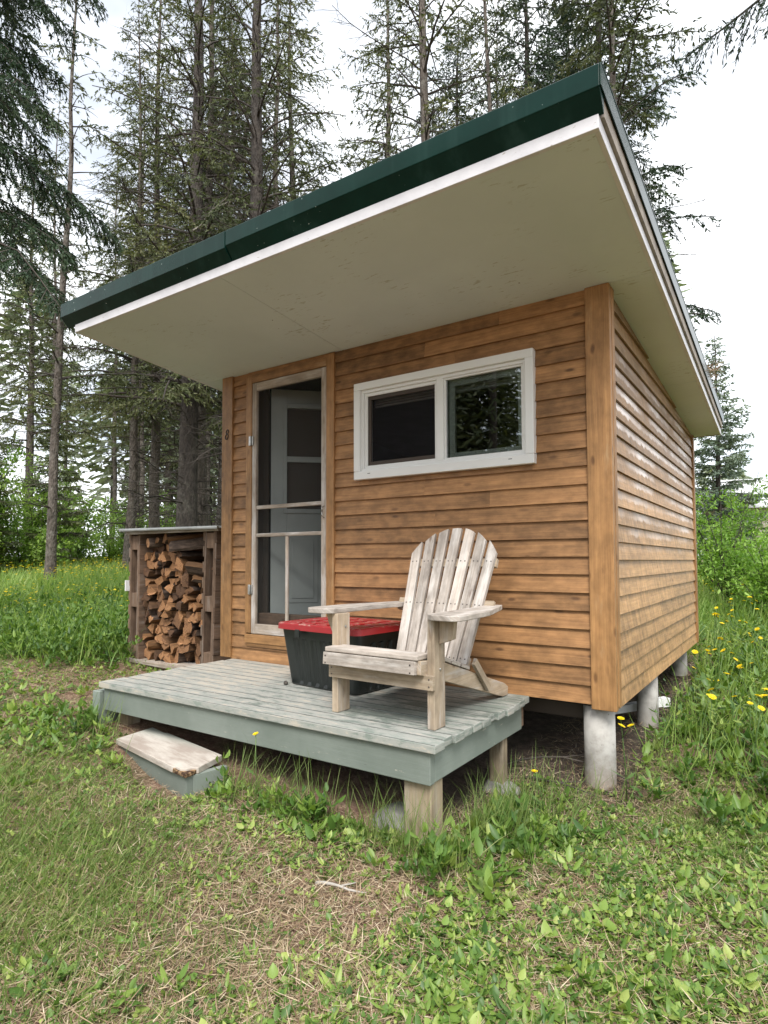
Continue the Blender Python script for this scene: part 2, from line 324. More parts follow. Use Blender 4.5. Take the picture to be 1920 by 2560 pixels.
mats['needle_far']=leafmat('hazed_far_needles', [(0, (.14, .18, .12)), (.5, (.22, .265, .185)), (1, (.34, .38, .28))], .25, .7)  # distance haze put into the pale needle colour
mats['leaf']=leafmat('shrub_leaves', [(0, (.10, .20, .035)), (.5, (.22, .38, .07)), (1, (.38, .54, .14))], .4)
mats['leaf_dull']=leafmat('understory_leaves', [(0, (.09, .17, .035)), (.5, (.20, .33, .07)), (1, (.36, .48, .14))], .4)
mats['grass']=leafmat('grass_blades', [(0, (.07, .125, .028)), (.4, (.15, .225, .06)), (.68, (.26, .31, .11)), (.8, (.40, .37, .19)), (1, (.56, .48, .31))], .35)
mats['meadow']=leafmat('meadow_blades', [(0, (.10, .19, .04)), (.5, (.24, .37, .09)), (.85, (.38, .48, .16)), (1, (.54, .54, .27))], .4)
mats['cover']=leafmat('ground_cover_leaves', [(0, (.045, .105, .022)), (.4, (.115, .21, .042)), (.75, (.215, .32, .065)), (1, (.36, .43, .12))], .35, .42, .4)
mats['straw']=leafmat('dry_straw', [(0, (.12, .068, .04)), (.35, (.27, .18, .115)), (.7, (.46, .36, .24)), (1, (.66, .57, .43))], .1, .8)
mats['petal']=leafmat('yellow_petals', [(0, (.72, .52, .01)), (1, (.88, .72, .03))], .3)
mats['stem']=leafmat('green_stems', [(0, (.06, .12, .03)), (1, (.14, .22, .07))], .1)
def barkmat(name, a, b, lich):
    m=N(name); p=m.obj(); n=m.noise(m.mapv(p, (1, 1, .35)), 22, 5, .7); v=m.n('TexVoronoi', Vector=m.mapv(p, (1, 1, .45)), Scale=34.).outputs['Distance']; l=m.noise(p, 3.2, 5, .7)
    c=m.mix(a, b, m.mr(n, .35, .65)); c=m.mix(c, lich, m.math('MULTIPLY', m.mr(l, .5, .66), .6)); c=m.mix(c, (.02, .017, .015), m.mr(v, .18, .02))
    return m.done(c, .9, m.math('ADD', n, v), .8, .02)
mats['bark']=barkmat('spruce_bark', (.07, .058, .048), (.16, .135, .115), (.24, .23, .2))
mats['bark_dark']=barkmat('dark_bark', (.03, .025, .021), (.075, .062, .053), (.13, .12, .1))
mats['twig']=flat('dead_twigs', (.075, .062, .052), .9, .3, 3)
mats['twig_pale']=flat('pale_dead_branch', (.42, .39, .35), .9, .2, 3)
m=N('split_wood'); p=m.obj(); n=m.noise(m.mapv(p, (70, 5, 70)), 1, 4, .7); rnd=m.n('ObjectInfo').outputs['Random']
c=m.mix((.10, .052, .025), (.25, .135, .06), m.mr(n, .3, .7)); c=m.mix(c, m.mix((.28, .27, .29), (1.3, 1.22, 1.1), rnd), 1., 'MULTIPLY'); mats['log_side']=m.done(c, .85, n, .5, .006)
m=N('log_cut_end'); p=m.obj(); r=m.n('TexWave', {'wave_type': 'RINGS', 'rings_direction': 'Y'}, Vector=p, Scale=30., Distortion=4., Detail=3.).outputs[0]; n=m.noise(p, 25, 4); rnd=m.n('ObjectInfo').outputs['Random']
c=m.mix((.23, .112, .056), (.40, .225, .115), m.mr(r, .2, .9)); c=m.mix(c, (.11, .05, .027), m.mr(n, .5, .72)); c=m.mix(c, m.mix((.34, .33, .35), (1.15, 1.1, 1.0), m.mr(rnd, .1, .75)), 1., 'MULTIPLY'); mats['log_end']=m.done(c, .9, n, .5, .006)
m=N('log_bark'); p=m.obj(); n=m.noise(m.mapv(p, (30, 8, 30)), 1, 5, .7); mats['log_bark']=m.done(m.mix((.045, .03, .022), (.15, .105, .08), m.mr(n, .35, .7)), .95, n, .8, .01)
mats['tin']=flat('galvanised_tin', (.45, .47, .47), .5, .12, 8, metal=.35)
mats['white_roof']=flat('pale_metal_roofing', (.72, .74, .76), .5, .08, 2)
# soil
m=N('lawn_soil'); p=m.pos(); n=m.noise(p, 1.6, 6, .65); n2=m.noise(p, 14, 6, .7); n3=m.noise(p, 55, 5, .75); fl=m.n('TexVoronoi', Vector=m.mapv(p, (70, 45, 50)), Scale=1.)
c=m.mix((.19, .10, .07), (.36, .24, .165), m.mr(n2, .35, .65)); c=m.mix(c, (.11, .12, .045), m.math('MULTIPLY', m.mr(n, .45, .62), .75)); c=m.mix(c, (.065, .042, .03), m.mr(n3, .55, .68)); 
c=m.mix(c, (.42, .33, .23), m.math('MULTIPLY', m.mr(fl.outputs['Distance'], .32, .2), m.math('GREATER_THAN', m.n('SeparateColor', i0=fl.outputs['Color']).outputs[0], .62)))
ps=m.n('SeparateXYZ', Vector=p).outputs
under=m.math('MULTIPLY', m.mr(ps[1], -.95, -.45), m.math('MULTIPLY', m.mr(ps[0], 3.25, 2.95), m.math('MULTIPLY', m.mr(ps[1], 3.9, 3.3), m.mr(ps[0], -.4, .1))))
c=m.mix(c, m.mix((.03, .022, .018), (.09, .068, .053), m.mr(n2, .4, .7)), m.math('MULTIPLY', under, .85))  # shade beneath porch and cabin painted into the soil colour
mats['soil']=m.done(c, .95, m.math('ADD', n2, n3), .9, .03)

# ------------------------------------------------------------------ cabin
W, D, ZF, SL = 3.0, 3.2275, 2.3454, .0846
g = lambda y: ZF-SL*y
cabin=empty('cabin', (0, 0, 0), 0, 'small brown clapboard cabin with a slanted green metal roof, standing on concrete piers', 'cabin')
EXP=.0975; Z0=.1165
def lap(b, x0, x1, z0, fr, tint, cut=None, wob=.0015, zb_=None):
    z1=z0+EXP+.01
    if cut is not None: z1=min(z1, cut)
    if zb_ is not None: z0=zb_
    if z1-z0 < .012: return
    w=lambda: random.uniform(-wob, wob)
    a=w(); c=w(); k=(z1-z0)/(EXP+.01); o=-.001+.0175*k
    s=lambda a: [(-.001, z0+a), (.0085, z0+a), (.0095, z0+a+.004), (.032, z0+a+.004), (.032, z1), (o, z1)]
    b.prism(s(a), x1-x0, fr @ Matrix.Translation((x0, 0, 0)), tint, end=s(c))
FI=Matrix.Identity(4)
fw=MB(); holes=[(.28, 1.14, 0, 2.31), (1.36, 2.57, 1.445, 2.045)]
nb=int((ZF-Z0)/EXP)+1
for i in range(nb):
    z0=Z0+i*EXP; z1=z0+EXP
    segs=[(.10, 2.90)]
    for (a, c, lo, hi) in holes:
        if z1 > lo+.004 and z0 < hi-.004 and not (a < 1 and i < 2):
            if z0 < lo-.014: lap(fw, a, c, z0, FI, random.random(), lo)
            if z1 > hi+.014: lap(fw, a, c, z0, FI, random.random(), ZF-.001, zb_=hi)
            segs=[q for (p, r) in segs for q in ((p, min(r, a)), (max(p, c), r)) if q[1]-q[0] > .02]
    for (a, c) in segs:
        cuts=[a, c]
        if c-a > 1 and random.random() < .5: cuts.insert(1, random.uniform(a+.5, c-.4))
        for p, q in zip(cuts, cuts[1:]):
            lap(fw, p+(.0008 if p != a else 0), q, z0, FI, random.random(), ZF-.001)
fw.build('front_wall', mats['siding'], cabin)
sw=MB(); FS=Matrix(((0, -1, 0, 2.998), (1, 0, 0, 0), (0, 0, 1, 0), (0, 0, 0, 1)))
for i in range(nb):
    z0=Z0-.02+i*EXP; z1=z0+EXP+.01
    y1=min(D-.03, (ZF-z1)/SL); yz=min(D-.03, (ZF-z0-.012)/SL)
    if y1 > .08:
        cuts=[.07, y1]
        for _ in range(2):
            if random.random() < .4: cuts.insert(1, random.uniform(.3, y1-.1) if y1 > .6 else y1/2)
        cuts.sort()
        for p, q in zip(cuts, cuts[1:]): lap(sw, p+.001, q, z0, FS, random.random())
    else: y1=.07
    if yz > y1+.02:
        pr=lambda z1: [(-.001, z0), (.032, z0), (.032, z1), (-.001+.0175*(z1-z0)/(EXP+.01), z1)]
        zt=min(z1, g(y1)-.002)
        sw.prism(pr(zt), yz-y1, FS @ Matrix.Translation((y1, 0, 0)), random.random(), end=pr(max(z0+.006, g(yz)-.003)))
sw.build('side_wall', mats['side_siding'], cabin)
ow=MB()   # plain back and left walls plus dark lining inside
ow.box((.02, D-.03, .12), (2.96, D-.005, g(D)-.004)); ow.box((.012, .04, .12), (.03, D-.04, g(D)-.004))
ow.build('back_wall', mats['siding'], cabin)
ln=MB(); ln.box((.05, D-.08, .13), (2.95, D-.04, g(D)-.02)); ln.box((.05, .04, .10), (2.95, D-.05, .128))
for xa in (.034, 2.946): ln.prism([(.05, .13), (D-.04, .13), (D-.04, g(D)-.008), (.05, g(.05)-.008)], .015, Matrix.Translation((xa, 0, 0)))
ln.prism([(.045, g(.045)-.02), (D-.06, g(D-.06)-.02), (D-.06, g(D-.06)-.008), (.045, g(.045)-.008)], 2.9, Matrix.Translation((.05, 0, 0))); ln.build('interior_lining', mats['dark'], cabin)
fj=MB(); fj.box((.06, .14, .0), (2.84, .18, .0985)); fj.box((.06, D-.2, .0), (2.84, D-.16, .0985)); fj.box((2.80, .181, .0), (2.84, D-.201, .0985)); fj.box((.06, .181, .0), (.10, D-.201, .0985))
for k in range(1, 6): fj.box((.1+.45*k, .181, .0), (.14+.45*k, D-.201, .0985))
fj.build('floor_frame', mats['jamb'], cabin, .003)
# corner boards
cb=MB(); cb.box((2.876, -.012, .094), (3.004, .03, ZF-.0005)); cb.box((2.9645, .0305, .112), (3.0075, .0855, g(.085)-.001), tint=.45); cb.build('corner_board', mats['trim_wood'], cabin, .003)
cb=MB(); cb.box((0, -.012, .126), (.118, .036, ZF-.0005)); cb.box((-.002, .0365, .126), (.03, .0855, g(.085)-.001)); cb.build('corner_board', mats['trim_wood'], cabin, .003)
cb=MB(); cb.box((2.966, D-.075, .094), (3.008, D, g(D)-.002)); cb.build('corner_board', mats['trim_wood'], cabin, .003)
# door trim (the top one tucks under the soffit), sill
dt=MB(); dt.box((.276, -.012, .33), (.336, .03, 2.312), tint=.4); dt.box((1.078, -.012, .24), (1.146, .03, 2.332), tint=.6); dt.box((.337, -.011, 2.253), (1.077, .03, 2.315), tint=.3)
dt.box((.276, -.016, .255), (1.077, .03, .322), tint=.55); dt.box((.29, -.010, .228), (1.077, .03, .2545), tint=.2); dt.build('door_trim', mats['trim_wood'], cabin, .003)
jm=MB(); jm.box((.337, .031, .32), (.352, .16, 2.25)); jm.box((1.06, .031, .32), (1.077, .16, 2.25)); jm.box((.352, .031, 2.235), (1.06, .16, 2.25)); jm.box((.352, .1, .32), (.40, .118, 2.235)); jm.build('door_jamb', mats['jamb'], cabin, .002)
th=MB(); th.box((.353, .05, .323), (1.06, .12, .478)); th.build('threshold', mats['pallet_wood'], cabin, .004)
# screen door
sd=MB(); y0, y1=-.008, .022; zb, zt=.326, 2.249
sd.box((.339, y0, zb), (.382, y1, zt)); sd.box((1.03, y0, zb), (1.0755, y1, zt)); sd.box((.382, y0+.001, zb), (1.03, y1, zb+.075)); sd.box((.382, y0+.001, zt-.062), (1.03, y1, zt))
scr=sd.build('screen_door', mats['grey_wood'], cabin, .0035)
rl=MB(); rl.box((.382, y0+.004, 1.27), (1.03, y1-.004, 1.299)); rl.build('rail', mats['grey_wood'], scr, .006)
rl=MB(); rl.box((.382, y0+.004, 1.058), (1.03, y1-.004, 1.086)); rl.build('rail', mats['grey_wood'], scr, .006)
rl=MB(); rl.box((.683, y0+.005, .40), (.708, y1-.004, 1.058)); rl.build('baluster', mats['grey_wood'], scr, .006)
ms=MB(); ms.face([(.38, .012, .39), (1.032, .012, .39), (1.032, .012, 2.19), (.38, .012, 2.19)], [(0, 0), (1, 0), (1, 2), (0, 2)]); ms.build('insect_screen', mats['screen'], scr)
for z in (.66, 1.80):
    h=MB(); h.box((.318, -.024, z-.036), (.337, -.013, z+.036)); h.box((.340, -.02, z-.034), (.358, -.0085, z+.034)); h.tube([(.3385, -.026, z-.038), (.3385, -.026, z+.038)], [.006, .006], 8); h.build('hinge', mats['hinge'], scr, .0015)
hk=MB(); hk.tube([(1.058, -.03, 1.222), (1.058, -.034, 1.25), (1.058, -.008, 1.262)], [.004]*3, 6); hk.tube([(1.058, -.03, 1.222), (1.058, -.034, 1.19), (1.058, -.008, 1.178)], [.004]*3, 6); hk.build('door_handle', mats['hinge'], scr)
# inner door standing ajar
A=math.radians(45); DF=Matrix.Translation((.40, .135, 0)) @ Matrix.Rotation(A, 4, 'Z')
def dbox(b, lo, hi, **k): b.box(lo, hi, **k)
idr=MB(); s0, s1, w0, w1=0, .80, .125, .675
idr.box((0, 0, .33), (w0, .04, 2.232)); idr.box((w1, 0, .33), (s1, .04, 2.232)); idr.box((w0, 0, .33), (w1, .04, 1.285)); idr.box((w0, 0, 2.085), (w1, .04, 2.232))
ido=idr.build('inner_door', mats['door_paint'], cabin, .003); ido.matrix_local=DF
fr=MB(); fr.box((w0-.03, -.012, 1.25), (w0, .0, 2.12)); fr.box((w1, -.012, 1.25), (w1+.03, 0, 2.12)); fr.box((w0, -.012, 1.25), (w1, 0, 1.285)); fr.box((w0, -.012, 2.085), (w1, 0, 2.12)); fr.box((w0, -.010, 1.655), (w1, .015, 1.70)); fr.build('window_frame', mats['door_paint'], ido, .003)
pn=MB(); pn.box((w0, .018, 1.285), (w1, .022, 2.085)); pn.build('pane', mats['jamb'], ido)
for xa in (.13, .43):
    rp=MB(); rp.box((xa, -.006, .55), (xa+.24, 0, 1.08)); rp.box((xa+.035, -.013, .585), (xa+.205, -.006, 1.045)); rp.build('raised_panel', mats['door_paint'], ido, .006)
# window
def ring(b, x0, x1, z0, z1, ya, yb, w, wb=None, **k):
    wb=wb or w
    b.box((x0, ya, z0), (x1, yb, z0+wb), **k); b.box((x0, ya, z1-w), (x1, yb, z1), **k); b.box((x0, ya, z0+wb), (x0+w, yb, z1-w), **k); b.box((x1-w, ya, z0+wb), (x1, yb, z1-w), **k)
wb=MB(); ring(wb, 1.3355, 2.5913, 1.418, 2.0713, -.034, .03, .05, .055); win=wb.build('window', mats['vinyl'], cabin, .004)
wb=MB(); ring(wb, 1.3855, 2.5413, 1.473, 2.0213, -.014, .06, .02); wb.box((1.965, -.016, 1.493), (2.012, .055, 2.0013)); ring(wb, 1.4055, 1.965, 1.493, 2.0013, .0, .06, .022, .018); ring(wb, 2.012, 2.5213, 1.493, 2.0013, -.004, .02, .012); wb.build('window_frame', mats['vinyl'], win, .002)
wb=MB(); ring(wb, 2.026, 2.515, 1.499, 1.995, .035, .055, .04); wb.build('sash', mats['vinyl'], win, .002)
wb=MB(); ring(wb, 1.4275, 1.965, 1.511, 1.979, .006, .018, .026); wb.build('screen_frame', mats['jamb'], win, .002)
gl=MB(); gl.box((2.022, .008, 1.503), (2.511, .012, 1.991)); gl.build('pane', mats['glass'], win)
gl=MB(); gl.face([(1.45, .012, 1.53), (1.95, .012, 1.53), (1.95, .012, 1.96), (1.45, .012, 1.96)], [(0, 0)]*4); gl.build('insect_screen', mats['screen_dark'], win)
bl=MB()
for k in range(4): bl.box((1.42, .10, 1.925+.018*k), (1.99, .115, 1.938+.018*k))
for k in range(4): bl.box((2.02, .085, 1.925+.018*k), (2.52, .1, 1.94+.018*k))
bl.build('blind', mats['blind'], win, .002)
for xa in (1.45, 2.44):
    sl=MB(); sl.box((xa, -.0345, 1.452), (xa+.022, -.0338, 1.456)); sl.build('weep_slot', mats['black'], win)
# house number: a small black 8 on the left corner board
nm=MB()
def loop(cx, cz, rx, rz): return [(cx+rx*math.cos(a)+.16*(rz*math.sin(a)+cz-1.884), -.0145, cz+rz*math.sin(a)) for a in np.linspace(0, 2*PI, 17)]
nm.tube(loop(.062, 1.904, .0125, .017), [.0042]*17, 6, cap=False); nm.tube(loop(.062, 1.867, .0155, .0205), [.0042]*17, 6, cap=False); nm.build('house_number', mats['black'], cabin)
# soffit, fascia, roof
def roofslab(b, x0, x1, y0, y1, o0, o1, **k):
    b.prism([(y0, g(y0)+o0), (y1, g(y1)+o0), (y1, g(y1)+o1), (y0, g(y0)+o1)], x1-x0, Matrix.Translation((x0, 0, 0)), **k)
XL, XR, YF, YB=-.241, 3.234, -1.0916, 3.28
sf=MB(); roofslab(sf, XL+.02, 1.2, YF+.02, -.001, 0, .01); roofslab(sf, 1.2035, XR-.02, YF+.02, -.001, 0, .01)
roofslab(sf, XL+.02, XR-.02, .003, 1.7, .0005, .0105); roofslab(sf, XL+.02, XR-.02, 1.7035, YB-.02, 0, .01); sf.build('soffit', mats['soffit'], cabin)
rf=MB(); roofslab(rf, XL+.03, XR-.022, YF+.03, YB-.03, .0125, .052); roofslab(rf, XL+.03, XR+.0135, YF+.03, YB-.03, .0525, .19); roof=rf.build('roof', mats['roof_wood'], cabin)
fa=MB(); roofslab(fa, XL, XR, YF, YF+.0195, -.003, .05); fa.build('fascia', mats['fascia'], roof, .002)
fa=MB(); roofslab(fa, XR-.0195, XR, YF+.0197, YB, -.003, .05); fa.build('fascia', mats['fascia'], roof, .002)
fa=MB(); roofslab(fa, XL, XL+.0195, YF+.0197, YB, -.003, .05); fa.build('fascia', mats['fascia'], roof, .002)
fa=MB(); roofslab(fa, XL+.02, XR-.02, YB-.0195, YB, -.003, .05); fa.build('fascia', mats['roof_wood'], roof, .002)
yf=-1.142; zt=2.636
def flash(x0, x1, dz, mi): 
    b=MB(); b.prism([(yf, zt-.084+dz), (yf+.004, zt-.086+dz), (YF+.005, zt-.152+dz*.3), (YF+.012, zt-.152+dz*.3), (YF+.012, zt-.004), (yf+.004, zt), (yf, zt-.003)], x1-x0, Matrix.Translation((x0, 0, 0))); return b.build('edge_flashing', mats['roof_metal'], roof, .003)
flash(1.315, 3.2515, 0, 0); flash(-.335, 1.31, -.010, 0)
ra=MB(); ra.prism([(yf+.001, zt-.084), (YB+.05, zt-.084-SL*(YB+.05-yf)), (YB+.05, zt-SL*(YB+.05-yf)), (yf+.001, zt)], .006, Matrix.Translation((3.252, 0, 0))); ra.prism([(yf+.01, zt-.001), (YB+.05, zt-.001-SL*(YB+.05-yf)), (YB+.05, zt+.006-SL*(YB+.05-yf)), (yf+.01, zt+.006)], .05, Matrix.Translation((3.21, 0, 0)));  ra.build('rake_flashing', mats['roof_metal'], roof, .002)
mt=MB(); mt.prism([(yf+.014, zt-.022), (YB+.06, zt-.022-SL*(YB+.05-yf)), (YB+.06, zt-.002-SL*(YB+.05-yf)), (yf+.014, zt-.002)], 3.53, Matrix.Translation((-.325, 0, 0)))
for k in range(12): mt.prism([(yf+.02, zt-.002), (YB+.05, zt-.002-SL*(YB+.05-yf)), (YB+.05, zt+.016-SL*(YB+.05-yf)), (yf+.02, zt+.016)], .02, Matrix.Translation((-.3+.29*k, 0, 0)))
mt.build('roof_sheet', mats['roof_metal'], roof)
# piers
for (px, py, r) in ((2.883, .11, .0815), (2.92, 1.2, .069), (2.88, 2.85, .07), (.12, .12, .08), (.12, 1.2, .07), (.12, 2.85, .07), (1.5, 1.2, .07), (1.5, 2.85, .07)):
    zg=gzf(px, py)-.15; top=.0995 if px > 2.8 or py < .2 else -.001
    b=MB(); b.tube([(px, py, zg), (px, py, zg+.08), (px+.002, py, (zg+top)/2), (px, py, top)], [r*1.04, r*1.02, r, r*.99], 28); b.build('pier', mats['concrete'], cabin)

# ------------------------------------------------------------------ deck and step
deck=empty('porch_deck', (1.35, -.55, -.3), 0, 'low green-grey painted plank porch with worn paint, in front of the cabin door', 'porch')
DX0, DX1, DY, DZ=.1373, 2.5495, -1.107, .123
def dl(b, name, m, bev=.003):
    o=b.build(name, m, deck, bev); o.location=-deck.location; return o
db=MB(); nbd=12; pit=(-.006-DY)/nbd
for i in range(nbd):
    ya=DY+i*pit; e=random.uniform(-.018, .012); e0=random.uniform(-.01, .01)
    cuts=[DX0+(0 if i == 0 else e0), DX1+(0 if i == 0 else e)]
    if i in (2, 5, 8): cuts.insert(1, random.choice((1.0, 1.7, 2.1)))
    for a, c in zip(cuts, cuts[1:]):
        dz=random.uniform(-.0025, .0015)
        db.box((a+.001, ya+.0022, DZ-.036+dz), (c, ya+pit-.0022, DZ+dz))
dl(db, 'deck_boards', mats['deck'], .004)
sk=MB(); sk.box((DX0+.03, DY+.022, -.052), (DX1-.034, DY+.06, .083)); dl(sk, 'skirt_board', mats['skirt'], .004)
sk=MB(); sk.box((DX1-.0695, DY+.0605, -.049), (DX1-.035, -.07, .085)); dl(sk, 'skirt_board', mats['skirt'], .004)
sk=MB(); sk.box((DX0+.035, DY+.0605, -.049), (DX0+.07, -.07, .085)); sk.box((DX0-.06, DY-.0, -.17), (DX0+.015, DY+.33, .062)); dl(sk, 'skirt_board', mats['skirt'], .004)
jo=MB()
for k in range(1, 4): jo.box((DX0+.05+.59*k, DY+.065, -.04), (DX0+.09+.59*k, -.08, .084))
jo.box((DX0+.07, -.069, -.04), (DX1-.04, -.03, .085)); dl(jo, 'joists', mats['pallet_wood'])
for (x0, x1, ya, yb) in ((2.37, 2.505, -1.082, -.955), (2.42, 2.50, -.32, -.235), (.18, .28, -1.02, -.9), (.2, .29, -.3, -.2)):
    zg=gzf((x0+x1)/2, ya)-.12; po=MB(); po.box((x0, ya+.0245, zg), (x1-.001, yb, -.0525)); dl(po, 'deck_post', mats['post_wood'], .005)
# footing block under the front post
def rock(name, c, s, m, seed, label, cat, group=None):
    r=np.random.default_rng(seed); bm=bmesh.new(); bmesh.ops.create_icosphere(bm, subdivisions=3, radius=1)
    ph=r.uniform(0, 6, 6)
    for v in bm.verts:
        k=1+.12*math.sin(3*v.co.x+ph[0])+.1*math.sin(4*v.co.y+ph[1])+.08*math.sin(5*v.co.z+ph[2])+.05*math.sin(9*v.co.x+7*v.co.y+ph[3])
        q=Vector([math.copysign(abs(t)**.7, t) for t in v.co])*k
        v.co=Vector((q.x*s[0], q.y*s[1], q.z*s[2]))
    me=bpy.data.meshes.new(name); bm.to_mesh(me); bm.free(); me.materials.append(m)
    for p in me.polygons: p.use_smooth=True
    o=put(name, me); o.location=c; o.rotation_euler=(0, 0, r.uniform(0, 3)); return tag(o, label, cat, group)
rock('footing_stone', (2.26, -.94, -.335), (.13, .12, .075), mats['stone'], 3, 'flat grey stone footing under the front of the porch, beside its corner post', 'stone')
rock('pebble', (2.52, -1.03, -.315), (.035, .03, .03), mats['stone'], 5, 'small pale pebble at the foot of the porch corner post', 'stone')
rock('footing_stone', (2.47, -.25, -.335), (.085, .08, .055), mats['stone'], 8, 'stone block footing under the rear right porch post', 'stone')
# wooden step
stp=empty('wooden_step', (.93, -1.2, -.2), 0, 'low wooden step with bare worn tread and rotten corner, in front of the porch', 'step')
SZ=-.145; c=[(.51, -1.215), (1.315, -1.36), (1.222, -1.075), (.455, -.96)]
ang=math.atan2(c[1][1]-c[0][1], c[1][0]-c[0][0]); L=math.hypot(c[1][0]-c[0][0], c[1][1]-c[0][1])
tb=MB(); FT=Matrix.Translation((c[0][0], c[0][1], SZ-.033)) @ Matrix.Rotation(ang, 4, 'Z')
tb.poly([(0, 0), (L-.14, 0), (L-.13, .014), (L-.075, .012), (L-.05, .03), (L-.045, .06), (L-.028, .085), (L-.115, .268), (.1, .264), (.09, .252), (-.085, .256)], FT, .033)
o=tb.build('tread', mats['tread'], stp, .004); o.location=-stp.location
tb=MB(); tb.poly([(L-.15, .004), (L-.10, .002), (L-.05, .006), (L-.012, .004), (L-.018, .04), (L-.035, .08), (L-.07, .075), (L-.1, .05)], FT @ Matrix.Translation((0, 0, .0015)), .021); o=tb.build('rotten_corner', mats['rot'], stp, .004); o.location=-stp.location
tb=MB(); fr=Matrix.Translation((c[0][0], c[0][1], SZ-.26)) @ Matrix.Rotation(ang, 4, 'Z')
for (x0, x1, ya, yb) in ((.015, L-.03, .02, .055), (.015, .05, .0555, .25), (L-.065, L-.031, .0555, .25)):
    d=(x1-x0, yb-ya, .226); bb=MB(); bb.box((x0, ya, 0), (x1, yb, .2265)); tb.v += [tuple(fr @ Vector(p)) for p in bb.v]; k=len(tb.v)-8; tb.f += [tuple(i+k for i in f) for f in bb.f]; tb.uv += bb.uv; tb.t += bb.t; tb.m += bb.m; tb.sm += bb.sm
o=tb.build('riser', mats['skirt'], stp, .003); o.location=-stp.location

# ------------------------------------------------------------------ lounge chair of weathered slats
ch=empty('slatted_lounge_chair', (1.845, -.894, DZ+.001), -.031, 'weathered wooden slatted lounge chair with wide armrests, on the porch', 'chair')
CW, CD=mats['chair_wood'], mats['chair_wood_dull']
for x in (0, .559):
    b=MB(); b.box((x, 0, 0), (x+.038, .094, .487)); b.tube([(x+.038, .05, .262), (x+.042, .05, .262)], [.008, .006], 10, mi=1); b.tube([(x+.038, .06, .42), (x+.042, .06, .42)], [.008, .006], 10, mi=1); b.build('front_leg', [CD, mats['hinge']], ch, .003)
b=MB(); b.box((-.004, -.0205, .176), (.6, -.0005, .240))
for p in ((.014, .192), (.014, .224), (.58, .192), (.58, .224)): b.tube([(p[0], -.0225, p[1]), (p[0], -.02, p[1])], [.004]*2, 8, mi=1)
b.build('lower_apron', [CD, mats['screw']], ch, .003)
b=MB(); b.box((.004, -.074, .246), (.538, -.0515, .305), R=rot(-.08, 'X'), C=(.27, -.06, .27))
for p in ((.02, .255), (.02, .29), (.515, .255), (.515, .29)): b.tube([(p[0], -.0775, p[1]), (p[0], -.0735, p[1])], [.004]*2, 8, mi=1)
b.build('front_apron', [CW, mats['screw']], ch, .004)
side=[(-.05, .245), (.10, .205), (.795, 0), (.858, 0), (.864, .045), (.82, .07), (.10, .292), (-.05, .308)]
for x in (.0395, .5225):
    b=MB(); fr=Matrix(((0, 0, 1, x), (1, 0, 0, 0), (0, 1, 0, 0), (0, 0, 0, 1))); b.poly(side, fr, .035); b.build('rear_leg', CD, ch, .003)
st=MB(); sl_=math.atan2(.292-.075, .80-.10)
for k in range(5):
    t=k*.098; y=-.052+t*math.cos(sl_*.9); z=.309-max(0, t-.12)*math.sin(sl_)
    if k == 0: st.box((.01, -.066, .309), (.548, .05, .331))
    else:
        st.box((.0395, y, z), (.5575, y+.085, z+.02), R=rot(-sl_, 'X'), C=(.3, y, z))
st.build('seat', CW, ch, .004)
bk=MB(); rec=math.atan2(.3, .678); base=Vector((.2985, .44, .165)); dv=Vector((0, math.sin(rec), math.cos(rec))); nv=Vector((0, -math.cos(rec), math.sin(rec)))
for k in range(7):
    u=k-3; xb=u*.0625; fan=u*.0275
    fL=lambda q: .838-.0128*q*q
    Ls=fL(u)
    dd=(dv+Vector((fan, 0, 0))).normalized(); wx=Vector((1, 0, 0)); wx=(wx-dd*wx.dot(dd)).normalized(); nn=wx.cross(dd)
    fr=Matrix((wx, dd, nn)).transposed().to_4x4(); fr.translation=base+Vector((xb, 0, 0))
    hw=.028; sl0=[.036, .022, .01, 0, -.01, -.022, -.036][k]
    hw2=.0292
    bk.poly([(-hw, 0), (hw, 0), (hw2, fL(u+.46)), (0, Ls), (-hw2, fL(u-.46))], fr, .021, tint=random.random())
    for zz in (.08, .375, .63):
        for sx in (-.013, .013):
            q=fr @ Vector((sx, zz, .0205)); q2=fr @ Vector((sx, zz, .0225)); bk.tube([q, q2], [.0042, .0042], 8, smooth=False, mi=1)
bk.build('backrest', [CW, mats['screw']], ch, .003)
def backpt(s, x, off): return base+dv*s+Vector((x, 0, 0))-nv*off
for s_, x0, x1, h in ((.375, -.30, .30, .07), (.63, -.225, .275, .05), (.06, -.22, .22, .07)):
    b=MB(); b.beam(backpt(s_, x0, .014), backpt(s_, x1, .014), .026, h, up=dv); b.build('back_rail', CD, ch, .003)
armo=[(-.155, .03), (-.15, -.015), (-.12, -.045), (-.02, -.045), (.02, -.01), (.03, .45), (.045, .52), (.045, .66), (-.02, .69), (-.05, .60), (-.135, .3)]
for mir in (0, 1):
    pts=[(x, y) for x, y in armo]
    if mir: pts=[(.587-x, y) for x, y in pts][::-1]
    b=MB(); b.poly(pts, Matrix.Translation((0, 0, .4875)), .026); b.build('armrest', CW, ch, .004)
    b=MB(); x=-.001 if not mir else .598
    o2=[(x, .375), (x, .487), (x-.072, .487), (x-.06, .44), (x-.03, .385)] if not mir else [(x, .375), (x+.028, .385), (x+.068, .40), (x+.078, .487), (x, .487)]
    fr=Matrix(((1, 0, 0, 0), (0, 0, -1, .075), (0, 1, 0, 0), (0, 0, 0, 1))); b.poly(o2, fr, .036); b.build('arm_bracket', CD, ch, .003)
    x=.022 if not mir else .573
    b=MB(); b.beam((x, .425, .245), (x, .585, .085), .020, .04, up=(0, 1, .8)); b.build('rear_brace', CD, ch, .003)

